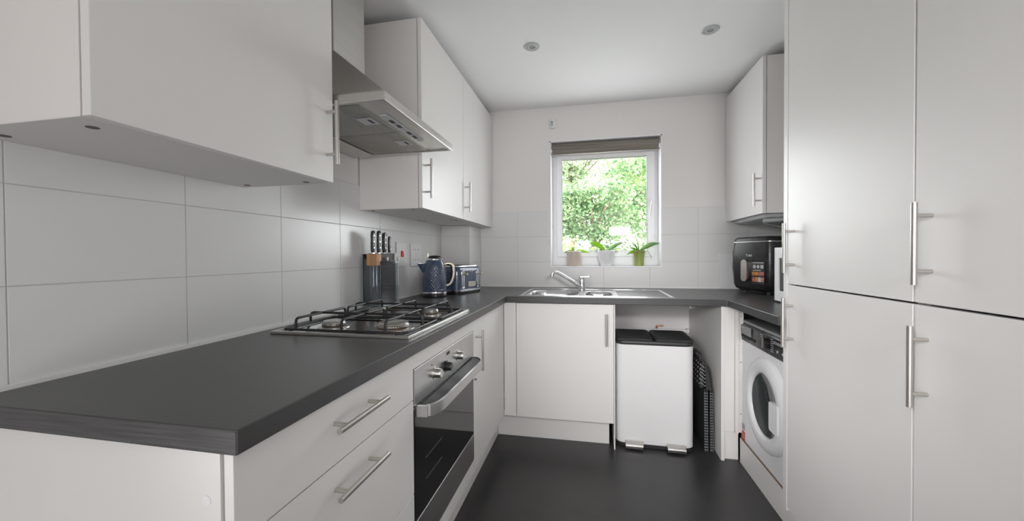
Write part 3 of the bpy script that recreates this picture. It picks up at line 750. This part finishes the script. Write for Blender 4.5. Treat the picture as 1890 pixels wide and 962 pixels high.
obj('door_glass', xlathe([(.146, .004), (.143, .016), (.125, .010), (.09, .002), (0, .0006)], DY, DZ), 'doorglass', do, smooth=True)
obj('drum_seal', xlathe([(.147, .0020), (.135, .0016), (.118, .0005), (.118, .0002), (.0, .0002)], DY, DZ), 'grey', wm, smooth=True)
hg = bmesh.new(); loft(hg, [[(WMX-.020-q, p[0], p[1]) for p in rrect(DY-.175, DY-.095, DZ-.075, DZ+.055, .012, 4)] for q in (0, .018)])
obj('door_grip', hg, 'appl', do, smooth=True)
lb = obj('energy_label', B((WMX-.0008, WMX, 1.822, 1.880, .132, .236)), 'txtw', wm)
obj('red_band', B((WMX-.0013, WMX-.0008, 1.824, 1.878, .134, .184)), 'label_red', lb)
for yy, w in ((1.868, .006), (1.850, .008), (1.834, .005)): obj('symbol', B((WMX-.0013, WMX-.0008, yy-w, yy+w, .192, .226)), 'grey', lb)
for zz in (.150, .165): obj('label_line', B((WMX-.0016, WMX-.0013, 1.832, 1.870, zz-.002, zz+.002)), 'txtw', lb)
for k in range(3): obj('badge_dot', CY((WMX-.001, 1.862, .655-.018*k), 'x', .004, .001, 12), 'lgrey', wm)
for yy in (WY0+.05, WY1-.05):
    for xx in (WMX+.06, WMX+.42): obj('foot', CY((xx, yy, 0), 'z', .02, .1305, 16), 'blkm', wm)

# ------------------------------------------------------------------ pedal bin
bn = thing('pedal_bin', 'large white twin-compartment pedal bin with dark lids in the open space beside the sink cupboard', 'bin', (1.4895, 2.075, 0), math.radians(-1.2))
def rl(x0, x1, y0, y1, lv_, n=8):
    bm = bmesh.new(); loft(bm, [[(p[0], p[1], z) for p in rrect(x0+i, x1-i, y0+i, y1-i, r, n)] for z, i, r in lv_]); return bm
obj('bin_body', rl(-.222, .222, -.152, .150, [(.022, .004, .05), (.026, 0, .05), (.626, 0, .05)]), 'binw', bn, local=True, smooth=True)
obj('base_rim', rl(-.224, .224, -.154, .152, [(0, .006, .05), (.004, .001, .05), (.021, 0, .05)]), 'lid', bn, local=True, smooth=True)
obj('lid_rim', rl(-.2245, .2245, -.157, .155, [(.622, .003, .05), (.626, 0, .052), (.640, 0, .052), (.645, .004, .05)]), 'lid', bn, local=True, smooth=True)
for x0, x1 in ((-.222, -.003), (.003, .222)):
    obj('lid', rl(x0, x1, -.151, .152, [(.6452, .001, .022), (.652, 0, .022), (.659, .004, .022), (.661, .012, .018), (.6575, .020, .014)], 5), 'lid', bn, local=True, smooth=True, auto=30)
for xc in (-.118, .118):
    pd = bmesh.new()
    loft(pd, [[(xc-w, y, z) for (w, y, z) in ()]] ) if False else None
    prof_ = [(-.154, .020), (-.154, .040), (-.166, .047), (-.196, .040), (-.203, .030), (-.200, .012), (-.190, .008), (-.160, .014)]
    loft(pd, [[(xc+s, y, z) for y, z in prof_] for s in (-.052, -.046, .046, .052)])
    obj('pedal', pd, 'steel', bn, local=True, bevel=.003)

# ------------------------------------------------------------------ folded step stool
st = thing('folding_step_stool', 'folded black plastic step stool with white grip dots, standing right of the pedal bin', 'step stool', (1.79, 2.1, 0))
def slab(name, pts2d, x0, x1, m, par, bev=.004): return obj(name, PR(pts2d, x0, x1, 'x'), m, par, bevel=bev)
tops = bmesh.new()
loft(tops, [[(1.742, 1.945, .375), (1.742, 2.25, .375), (1.752, 2.25, .545), (1.752, 1.945, .530)], [(1.764, 1.945, .375), (1.764, 2.25, .375), (1.768, 2.25, .545), (1.768, 1.945, .530)]])
to = obj('step_top', tops, 'blkm', st, bevel=.006)
t2 = bmesh.new()
loft(t2, [[(1.775, 1.94, .365), (1.775, 2.25, .365), (1.768, 2.25, .52), (1.768, 1.94, .505)], [(1.812, 1.94, .365), (1.812, 2.25, .365), (1.790, 2.25, .52), (1.786, 1.94, .505)]])
obj('step_top', t2, 'blkm', st, bevel=.006)
dots = bmesh.new()
for r_ in range(6):
    for c_ in range(5):
        x = 1.748+.0075*r_ - 0; z = .50 - .018*c_ - .005*r_
        cyl(dots, (1.746+.008*c_, 1.9435, .515-.021*r_-.006*c_) if True else 0, 'y', .0027, .0015, 10)
ob_ = obj('grip_dots', dots, 'lgrey', to); ob_['kind'] = 'stuff'
db = bmesh.new()
for r_ in range(5):
    for c_ in range(7):
        xs_ = 1.742+.010*((.40+.028*r_-.375)/.16)
        tube(db, [(xs_-.0012, 1.962+.044*c_, .40+.028*r_), (xs_+.002, 1.962+.044*c_, .40+.028*r_)], .0052, 10)
ob_ = obj('grip_dots', db, 'lgrey', to); ob_['kind'] = 'stuff'
obj('carry_handle', T(arcpts([(1.757, 1.99, .525), (1.757, 1.99, .568), (1.757, 2.12, .568), (1.757, 2.12, .530)], .03, 5), .008, 10), 'blkm', st, smooth=True)
for i, (x0, x1) in enumerate(((1.768, 1.777), (1.780, 1.788), (1.800, 1.808), (1.811, 1.818))):
    lg = bmesh.new()
    loft(lg, [[(x0+.004*(i < 2)-.002, 1.945, .0), (x1+.004*(i < 2), 1.945, 0), (x1+.004*(i < 2), 2.235, 0), (x0+.004*(i < 2)-.002, 2.235, 0)], [(x0, 1.955, .37), (x1, 1.955, .37), (x1, 2.22, .37), (x0, 2.22, .37)]])
    lo = obj('leg', lg, 'blkm', st, bevel=.0015)
    rib = bmesh.new()
    for k in range(22): bx(rib, x0+.0005, x1-.0005, 1.9455+.0004*k-.003, 1.9475+.0004*k, .012+.0158*k, .017+.0158*k)
    obj('leg_ribs', rib, 'grey', lo)

# ------------------------------------------------------------------ knife block
kb_ = thing('knife_block', 'clear acrylic knife block with wooden spacer holding knives, beside the wall behind the hob', 'knife block', (.075, 1.36, H))
KY0, KY1 = 1.225, 1.425
obj('back_panel', B((.020, .027, KY0, KY1, H+.001, 1.175)), 'clear', kb_, bevel=.0015)
obj('front_panel', B((.105, .110, KY0+.02, KY1, H+.001, 1.140)), 'clear', kb_, bevel=.001)
obj('end_panel', B((.027, .105, KY0, KY0+.004, H+.001, 1.150)), 'clear', kb_, bevel=.001)
obj('base_board', B((.018, .112, KY0-.003, KY1+.002, H, H+.010)), 'grey', kb_, bevel=.002)
obj('wood_spacer', B((.048, .104, KY0-.012, KY0-.0005, 1.118, 1.176), (.086, .104, KY0-.0005, KY0+.03, 1.118, 1.176)), 'wood', kb_, bevel=.003)
obj('dark_rail', B((.030, .058, KY0+.032, KY1-.005, 1.142, 1.178), (.0945, .104, KY0+.032, KY1-.005, 1.142, 1.178)), 'gapdark', kb_, bevel=.002)
obj('metal_clip', B((.1045, .1125, 1.375, 1.422, 1.126, 1.182)), 'lgrey', kb_, bevel=.001)
for yy in (1.290, 1.405): obj('clip_screw', CY((.1125, yy, 1.150), 'x', .010, .006, 20), 'chrome', kb_, smooth=True)
def knife(y, x, top, bl, label, s=1.0):
    k_ = thing('kitchen_knife', label, 'knife', (x, y, 1.18), 0, 'knives in the knife block')
    h = bmesh.new(); z0 = 1.183; z1 = top
    loft(h, [[(x+p[0]*s*q, y+o_+p[1]*s*q, z0+(z1-z0)*t_) for p in rrect(-.0075, .0075, -.012, .012, .006, 4)] for t_, q, o_ in ((0, .72, 0), (.12, .9, 0), (.35, 1.0, .001), (.6, .85, 0), (.85, 1.05, .003), (.97, .95, .005), (1, .6, .006))])
    hh = obj('knife_handle', h, 'blk', k_, smooth=True)
    for t_ in (.22, .5, .78): obj('rivet', CY((x+.0055*s, y+.001, z0+(z1-z0)*t_), 'x', .0030, .0028, 10), 'chrome', hh)
    obj('butt_cap', L([(0, z1-.001), (.0078*s, z1-.003), (.0065*s, z1+.002), (0, z1+.003)], x, y+.005, 16), 'chrome', hh, smooth=True)
    obj('bolster', B((x-.0065, x+.0065, y-.010*s, y+.010*s, z0-.008, z0)), 'chrome', k_, bevel=.002)
    b = bmesh.new(); w = .020*s
    loft(b, [[(x-.0011, y-w, z0-.008), (x+.0011, y-w, z0-.008), (x+.0011, y+w, z0-.008), (x-.0011, y+w, z0-.008)], [(x-.001, y-w, z0-bl*.6), (x+.001, y-w, z0-bl*.6), (x+.001, y+w, z0-bl*.6), (x-.001, y+w, z0-bl*.6)], [(x-.0006, y-w, z0-bl), (x+.0006, y-w, z0-bl), (x+.0006, y-w+.003, z0-bl), (x-.0006, y-w+.003, z0-bl)]])
    obj('blade', b, 'chrome', k_)
knife(1.250, .060, 1.290, .22, 'black-handled kitchen knife at the left end of the knife block')
knife(1.287, .070, 1.292, .20, 'second black-handled kitchen knife from the left in the knife block')
knife(1.330, .076, 1.284, .19, 'third black-handled kitchen knife from the left in the knife block, with the thickest handle', 1.15)
knife(1.374, .080, 1.268, .15, 'smallest black-handled kitchen knife, at the right end of the knife block', .8)

# ------------------------------------------------------------------ sockets
def plate(par, y0, y1, z0, z1): return obj('face_plate', B((.0005, .0095, y0, y1, z0, z1)), 'white', par, bevel=.0025)
cs = thing('cooker_switch', 'white tall cooker isolator switch with a red rocker on the tiles behind the knife block', 'switch', (0, 1.66, 1.17))
fp = plate(cs, 1.588, 1.710, 1.100, 1.246)
obj('rocker', (lambda q: (prism(q, [(.009, 1.158), (.017, 1.160), (.011, 1.194), (.009, 1.196)], 1.634, 1.662, 'y'), q)[1])(bmesh.new()), 'red', fp, bevel=.0015, label='red rocker')
ds = thing('wall_socket', 'white double electric socket on the tiles above the kettle', 'socket', (0, 1.84, 1.17))
fp = plate(ds, 1.772, 1.918, 1.098, 1.242)
for yy in (1.812, 1.872):
    for zz in (1.205, 1.140):
        for q in (-1, 1): obj('pin_slot', B((.0093, .0099, yy-.0025+q*.011-.0, yy+.0025+q*.011, zz-.006, zz+.006)), 'grey', fp)
obj('rocker', B((.0094, .013, 1.833, 1.850, 1.160, 1.184)), 'white', fp, bevel=.001)

# ------------------------------------------------------------------ kettle
KA = math.radians(-67)
kt = thing('electric_kettle', 'navy blue jug kettle with quilted diamond body and champagne handle, left of the toaster', 'kettle', (.163, 1.775, H), KA)
def tri(v): v = v % 1.0; return 1-abs(2*v-1)
def quilt(a, z):
    # raised diamonds over the camera-side of the jug
    u = a/(2*PI); zz = (z-.035)/.15
    if zz < 0 or zz > 1: return 1
    env = sm(min(zz, 1-zz)*5)
    p, q = tri(u*30+zz*7), tri(u*30-zz*7)
    return 1+.034*env*(min(p, q)-.35)
prof = [(.070, .030)]+[(.070-.011*(max(0, (k/112)-.35)/.65)**1.7, .032+.155*k/112) for k in range(113)]+[(.054, .200), (.050, .210), (.046, .216)]
obj('jug', L(prof, 0, 0, 240, quilt), 'navy', kt, local=True, smooth=True, auto=60)
kt.scale = (1.05, 1.05, 1.06)
obj('base', L([(0, 0), (.066, 0), (.071, .004), (.0715, .014), (.068, .020), (0, .020)], 0, 0, 48), 'blk', kt, local=True, smooth=True)
obj('base_ring', L([(.060, .020), (.0725, .020), (.0735, .025), (.0725, .031), (.060, .031)], 0, 0, 48), 'chrome', kt, local=True, smooth=True)
obj('shoulder_ring', L([(.040, .216), (.0475, .215), (.0475, .221), (.042, .226), (.038, .226)], 0, 0, 48), 'chrome', kt, local=True, smooth=True)
ld = obj('lid', L([(0, .224), (.040, .224), (.038, .232), (.028, .240), (0, .243)], 0, 0, 40), 'blk', kt, local=True, smooth=True)
obj('lid_tab', (lambda q: (bx(q, -.004, .004, -.040, -.036, .232, .254), q)[1])(bmesh.new()), 'champ', ld, local=True)
sp = bmesh.new()
loft(sp, [[(p[0]*1.0, -.052+p[1], .128) for p in rrect(-.006, .006, -.010, .010, .005, 4)], [(p[0], -.068+p[1], .165) for p in rrect(-.015, .015, -.018, .018, .010, 4)], [(p[0], -.078+p[1], .195) for p in rrect(-.019, .019, -.024, .026, .012, 4)]])
spo = obj('spout', sp, 'navy', kt, local=True, smooth=True, auto=60)
obj('spout_rim', (lambda q: (loft(q, [[(p[0], -.078+p[1], z) for p in rrect(-.021, .021, -.027, .026, .012, 4)] for z in (.195, .1975)]), q)[1])(bmesh.new()), 'chrome', spo, local=True, smooth=True)
hk = bmesh.new()
hp = arcpts([(0, .052, .188), (0, .075, .196), (0, .105, .190), (0, .112, .150), (0, .108, .110), (0, .090, .072), (0, .066, .062)], .022, 4)
for rr_, nm, mm in ((.0095, 'handle', 'champ'),):
    tube(hk, hp, rr_, 14)
    ho = obj(nm, hk, mm, kt, local=True, smooth=True)
hi = bmesh.new(); tube(hi, [(p[0], p[1]-.006, p[2]-.002) for p in hp], .0085, 12); obj('handle_inner', hi, 'blk', ho, local=True, smooth=True)
text('Breville', .0115, 'txtw', kt, (0, 1, .02), (0, 0, 1), (.0655, .030, .044), name='brand_lettering')

# ------------------------------------------------------------------ toaster
TA = math.radians(-19.3)
ts = thing('toaster', 'navy blue four-slice toaster with quilted end and chrome trim, right of the kettle', 'toaster', (.200, 2.055, H), TA)
# local +X faces the levers side
body = rl(-.125, .125, -.138, .138, [(.028, 0, .035), (.150, .001, .035), (.168, .004, .035), (.178, .012, .032), (.182, .022, .028)])
obj('toaster_body', body, 'navy', ts, local=True, smooth=True, auto=50)
qd = bmesh.new()   # raised diamonds on the end facing the room
for i in range(9):
    for j in range(6):
        xx = -.085+.0215*i; zz = .046+.0205*j + (.01025 if i % 2 else 0)
        if zz > .158: continue
        c = [qd.verts.new(p) for p in ((xx-.0105, -.1378, zz), (xx, -.1378, zz-.0099), (xx+.0105, -.1378, zz), (xx, -.1378, zz+.0099))]; ap = qd.verts.new((xx, -.1415, zz))
        for k in range(4): qd.faces.new((c[k], c[(k+1) % 4], ap))
obj('quilted_end', qd, 'navy', ts, local=True)
obj('base_band', rl(-.128, .128, -.141, .141, [(.017, .001, .037), (.019, 0, .037), (.027, 0, .037), (.029, .003, .035)]), 'chrome', ts, local=True, smooth=True)
obj('base', rl(-.124, .124, -.137, .137, [(.0, .004, .035), (.004, 0, .035), (.017, 0, .035)]), 'blk', ts, local=True, smooth=True)
tpo = obj('top_plate', rl(-.105, .105, -.118, .118, [(.180, 0, .02), (.186, .001, .02), (.189, .005, .018)]), 'chrome', ts, local=True, smooth=True, auto=30)
for yy in (-.088, -.032, .032, .088): obj('bread_slot', B((-.092, .092, yy-.014, yy+.014, .1885, .1895)), 'dark', tpo, local=True)
for yy in (-.078, .084):
    pl = obj('lever_plate', (lambda q: (loft(q, [[(.1245+x, yy+p[0], .098+p[1]) for p in rrect(-.013, .013, -.062, .062, .011, 5)] for x in (0, .004)]), q)[1])(bmesh.new()), 'chrome', ts, local=True, smooth=True)
    obj('lever_slot', B((.1286, .1292, yy-.0045, yy+.0045, .046, .148)), 'grey', pl, local=True)
    obj('lever_knob', (lambda q: (tube(q, [(.1286, yy, .133), (.162, yy, .133)], .0075, 16), q)[1])(bmesh.new()), 'champ', pl, local=True, smooth=True)
bd = obj('badge', (lambda q: (loft(q, [[(.1245+x, .016+p[0], .063+p[1]) for p in rrect(-.040, .040, -.017, .017, .005, 4)] for x in (0, .0035)]), q)[1])(bmesh.new()), 'champ', ts, local=True, smooth=True)
for i in range(3): obj('badge_button', B((.1281, .1296, -.012+.026*i-.009, -.012+.026*i+.009, .054, .073)), 'lgrey', bd, local=True, bevel=.001)
text('Breville', .014, 'txtw', ts, (0, 1, 0), (0, 0, 1), (.1258, .014, .150), name='brand_lettering')

# ------------------------------------------------------------------ air fryer
AF = math.radians(-152.9)
af = thing('air_fryer', 'large glossy black air fryer with silver basket handle in the right corner of the worktop', 'air fryer', (2.224, 2.250, H), AF)
ab = bmesh.new()
lev = [(.022, .028, .04), (.034, .010, .042), (.06, .002, .042), (.16, -.005, .042), (.26, -.004, .042), (.325, .003, .042)]
loft(ab, [[(p[0], p[1], z) for p in rrect(-.145+i, .145-i, -.146+i, .146-i, r, 8)] for z, i, r in lev])
obj('fryer_body', ab, 'blk', af, local=True, smooth=True, auto=60)
obj('top_rim', rl(-.143, .143, -.144, .144, [(.325, 0, .042), (.327, -.003, .042), (.331, -.003, .042), (.333, 0, .042)], 8), 'steel', af, local=True, smooth=True)
obj('top_cover', rl(-.143, .143, -.144, .144, [(.333, .001, .042), (.350, .003, .042), (.360, .014, .038), (.362, .035, .03)], 8), 'blk', af, local=True, smooth=True, auto=60)
for sx_ in (-.09, .09):
    for sy_ in (-.085, .085): obj('foot', CY((sx_, sy_, 0), 'z', .012, .026, 14), 'blkm', af, local=True)
hf = bmesh.new()
loft(hf, [[(.150+x, -.012+p[0], .150+p[1]) for p in rrect(-.021, .021, -.068, .068, .020, 8)] for x in (.0, .026, .030)])
hfo = obj('basket_handle', hf, 'hsteel', af, local=True, smooth=True, label='silver basket handle')
obj('handle_mount', B((.146, .152, -.032, .028, .205, .222)), 'blk', af, local=True)
obj('basket_seam', B((.1495, .1512, -.10, .10, .223, .2245)), 'gapdark', af, local=True)
text('Tefal', .022, 'txtw', af, (0, 1, 0), (0, 0, 1), (.1515, 0, .244), name='brand_lettering')
lbz = bmesh.new(); bx(lbz, .1508, .1516, .022, .108, .068, .205)
st_ = obj('food_sticker', lbz, 'blkm', af, local=True, label='printed sticker with food pictures')
obj('sticker_title', B((.1517, .1520, .026, .104, .196, .201)), 'lgrey', st_, local=True)
for i in range(3): obj('sticker_icon', (lambda q: (loft(q, [[(x, .040+.026*i+p[0], .175+p[1]) for p in rrect(-.010, .010, -.011, .011, .003 if i != 1 else .0095, 4)] for x in (.1517, .1521)]), q)[1])(bmesh.new()), 'lgrey', st_, local=True)
obj('sticker_line', B((.1517, .1520, .030, .085, .150, .155)), 'lgrey', st_, local=True)
for i in range(4):
    obj('food_picture', B((.1517, .1520, .024+.021*i, .043+.021*i, .121, .143)), 'orange' if i < 2 else 'pinkish', st_, local=True)
    obj('food_picture', B((.1517, .1520, .024+.021*i, .043+.021*i, .082, .110)), 'pinkish' if i in (0, 3) else ('lgrey' if i == 2 else 'orange'), st_, local=True)

# white board behind the fryer
tag(obj('upright_board', B((2.030, 2.165, D-.030, D-.012, H+.0005, 1.168)), 'white', bevel=.003), 'plain white board standing upright against the tiles behind the air fryer', 'board')

# ------------------------------------------------------------------ microwave
mw = thing('microwave', 'white microwave oven with dark door window, half hidden behind the tall cupboards', 'microwave', (2.24, 1.56, H))
MX = 2.070
obj('casing', B((MX+.012, 2.43, 1.335, 1.783, H+.012, 1.192)), 'appl', mw, bevel=.004)
md = obj('door', win_bar(1.470, 1.787, .918, 1.196, (.045, .045, .055, .055), 0, .018), 'appl', mw, local=True, bevel=.003)
md.data.transform(Matrix.Rotation(-PI/2, 4, 'Z')); # (x,y)->(y,-x)
md.data.transform(Matrix.Diagonal((1, -1, 1, 1)))
md.data.flip_normals()
md.data.transform(Matrix.Translation(Vector((MX-.004, 0, 0)) - Vector(mw.location)))
obj('door_window', B((MX+.002, MX+.008, 1.51, 1.745, .970, 1.145)), 'ovglass', md)
obj('control_panel', B((MX, MX+.012, 1.335, 1.466, .918, 1.196)), 'appl', mw, bevel=.003)
obj('door_bar', B((MX-.020, MX-.004, 1.480, 1.492, .96, 1.15)), 'lgrey', md, bevel=.003)
for xx in (MX+.04, 2.40):
    for yy in (1.36, 1.76): obj('foot', CY((xx, yy, H), 'z', .012, .013, 12), 'blkm', mw)

# ------------------------------------------------------------------ plants on the sill
def leaf(bm, base, az, length, width, rise, droop, n=9, fold=.12, roll=.95):
    """strap leaf: starts rising, then droops"""
    b = Vector(base); d = Vector((math.cos(az), math.sin(az), 0)); s = Vector((-math.sin(az), math.cos(az), 0))*math.cos(roll) + Vector((0, 0, math.sin(roll))); rows = []
    for k in range(n+1):
        t = k/n; w = width*math.sin(PI*min(1, .12+.88*t)**.9)*(1 if t < .97 else .4)
        if k == n: w = width*.05
        c = b + d*length*t + Vector((0, 0, rise*t - droop*t*t))
        rows.append([bm.verts.new(c - s*w/2 + Vector((0, 0, w*fold))), bm.verts.new(c), bm.verts.new(c + s*w/2 + Vector((0, 0, w*fold)))])
    for A, Q in zip(rows[:-1], rows[1:]):
        for k in range(2): bm.faces.new((A[k], A[k+1], Q[k+1], Q[k]))
def leafobj(par, m, *a, **k):
    bm = bmesh.new(); leaf(bm, *a, **k); o_ = obj('leaf', bm, m, par, smooth=True, auto=180)
    so_ = o_.modifiers.new('thick', 'SOLIDIFY'); so_.thickness = .0016
    return o_
SZ = WZ0+.0062; PY = D+.064
def plant(name, label, x, prof, pm, cat='potted plant'):
    t_ = thing(name, label, cat, (x, PY, SZ), 0, 'orchids in pots on the window sill')
    p_ = obj('pot', L([(r, SZ+z) for r, z in prof], x, PY, 40), pm, t_, smooth=True)
    zt_ = max(z for r, z in prof)
    obj('bark_compost', L([(0, SZ+zt_-.012), (.040, SZ+zt_-.014), (min(.046, prof[-4][0]), SZ+zt_-.016)], x, PY, 24), 'soil', t_, smooth=True)
    return t_, SZ+zt_-.014
p1, z1 = plant('potted_orchid', 'orchid with a thin bare stem in a beige pot, left on the window sill', .988, [(0, 0), (.050, 0), (.054, .006), (.058, .10), (.058, .118), (.054, .120), (.052, .116), (.050, .098), (0, .098)], 'beige')
obj('flower_stem', T([(1.003, PY, z1), (1.003, PY+.002, z1+.075), (1.000, PY, z1+.155)], .0018, 8), 'stem', p1, smooth=True)
leafobj(p1, 'orchL', (.985, PY, z1), math.radians(12), .125, .035, .045, .045); leafobj(p1, 'orchL', (.985, PY, z1), math.radians(190), .075, .030, .04, .04)
leafobj(p1, 'orchL', (.985, PY, z1), math.radians(120), .045, .03, .07, .02); leafobj(p1, 'orchL', (.985, PY, z1), math.radians(250), .04, .03, .06, .02)
obj('crown', T([(.985, PY, z1-.004), (.985, PY, z1+.022)], [.007, .005], 10), 'stem', p1, smooth=True)
p2, z2 = plant('potted_orchid', 'orchid with two long arching leaves in a white pot, middle of the window sill', 1.240, [(0, 0), (.042, 0), (.046, .005), (.062, .06), (.068, .118), (.065, .121), (.062, .118), (.058, .098), (0, .098)], 'potw')
leafobj(p2, 'orchL', (1.240, PY, z2), math.radians(185), .135, .052, .155, .085); leafobj(p2, 'orchD', (1.240, PY, z2), math.radians(-5), .135, .040, .120, .045)
leafobj(p2, 'orchD', (1.240, PY, z2), math.radians(150), .10, .03, .035, .03); leafobj(p2, 'orchD', (1.240, PY, z2), math.radians(35), .10, .03, .03, .03)
obj('flower_stem', T([(1.243, PY, z2), (1.243, PY, z2+.14)], .0018, 8), 'stem', p2, smooth=True)
for k, (a, l_) in enumerate(((20, .085), (-15, .095), (165, .09), (195, .08))):
    a = math.radians(a); obj('air_root', T([(1.24, PY, z2), (1.24+math.cos(a)*l_*.5, PY+math.sin(a)*l_*.5, z2+.028), (1.24+math.cos(a)*l_, PY+math.sin(a)*l_*.6, z2+.004)], .0028, 8), 'root', p2, smooth=True)
p3, z3 = plant('potted_orchid', 'orchid with one long leaf in an olive green pot, right on the window sill', 1.487, [(0, 0), (.029, 0), (.033, .004), (.036, .05), (.045, .118), (.046, .122), (.043, .121), (.040, .10), (0, .10)], 'potg')
leafobj(p3, 'orchD', (1.487, PY, z3), math.radians(-3), .150, .044, .125, .060); leafobj(p3, 'orchD', (1.487, PY, z3), math.radians(165), .050, .030, .09, .02)
leafobj(p3, 'orchD', (1.487, PY, z3), math.radians(115), .030, .022, .10, .005); leafobj(p3, 'orchL', (1.487, PY, z3), math.radians(188), .095, .030, .03, .05)
leafobj(p3, 'orchD', (1.487, PY, z3), math.radians(150), .075, .024, .055, .02)
obj('air_root', T(arcpts([(1.495, PY, z3), (1.545, PY-.01, z3+.012), (1.572, PY-.01, z3-.030), (1.578, PY-.01, z3-.052)], .02, 4), .0022, 8), 'root', p3, smooth=True)

# ------------------------------------------------------------------ garden
gd = obj('ground', B((-14, 16, D+.4, 30, -1.0, -.9)), 'bounce_ground'); gd['kind'] = 'structure'
def shrub(cx, cy, cz, rx, ry, rz, n, size, m, label, seed, name='garden_shrub', grp='trees and shrubs outside the window'):
    rnd = random.Random(seed)
    t_ = thing(name, label, 'tree' if 'tree' in name else 'shrub', (cx, cy, -.9), 0, grp)
    bm = bmesh.new()
    clumps = []
    for _ in range(46):
        while True:
            p = Vector((rnd.uniform(-1, 1), rnd.uniform(-1, 1), rnd.uniform(-1, 1)))
            if .25 < p.length < 1: break
        clumps.append(p*.88)
    for _ in range(n):
        c = rnd.choice(clumps); p = c + Vector((rnd.gauss(0, .13), rnd.gauss(0, .13), rnd.gauss(0, .11)))
        o_ = Vector((cx+p.x*rx, cy+p.y*ry, cz+p.z*rz)); s = size*rnd.uniform(.6, 1.3)
        d = Vector((rnd.gauss(0, 1), rnd.gauss(0, 1), rnd.gauss(-.2, .7))).normalized(); e = d.cross(Vector((rnd.gauss(0, 1), rnd.gauss(0, 1), rnd.gauss(0, 1)))).normalized(); nn_ = d.cross(e)
        v = [bm.verts.new(o_ + q) for q in (Vector(), d*s*.45+e*s*.28+nn_*s*.06, d*s, d*s*.45-e*s*.28+nn_*s*.06)]
        bm.faces.new(v)
    fo = obj('foliage', bm, m, t_)
    br = bmesh.new()
    tube(br, [(cx, cy, -.9), (cx+.05, cy, cz-rz*.3), (cx, cy, cz+rz*.55)], [.09, .06, .02], 10)
    for c in clumps[:16]:
        tube(br, [(cx+.03, cy, cz-rz*.45+c.z*rz*.3), (cx+c.x*rx*.5, cy+c.y*ry*.5, cz+c.z*rz*.4), (cx+c.x*rx, cy+c.y*ry, cz+c.z*rz)], [.03, .018, .006], 6)
    obj('branches', br, 'bark', t_, smooth=True)
shrub(.95, 4.7, .78, .82, .38, .80, 8320, 0.062, 'leafY', 'yellow-green leafy shrub low on the left outside the window', 1)
shrub(1.95, 5.8, .75, .70, .38, .80, 5760, 0.062, 'leafB', 'pale leafy shrub low on the right outside the window', 2)
shrub(1.15, 7.1, 1.81, 1.2, .5, .83, 8320, 0.083, 'leafG', 'darker green leafy bush at mid height outside the window', 3)
shrub(2.41, 8.6, 2.46, 1.12, .6, 1.25, 7360, 0.094, 'leafG', 'green bush on the right outside the window, beside the pale shrub', 4)
shrub(.61, 10.5, 3.88, 1.94, .8, 1.7, 8320, 0.108, 'leafB', 'light feathery tree rising at the upper left outside the window', 5, 'garden_tree')
shrub(3.21, 12.8, 4.46, 1.97, .8, 2.1, 8800, 0.122, 'leafY', 'light yellow-green tree rising at the upper right outside the window', 6, 'garden_tree')
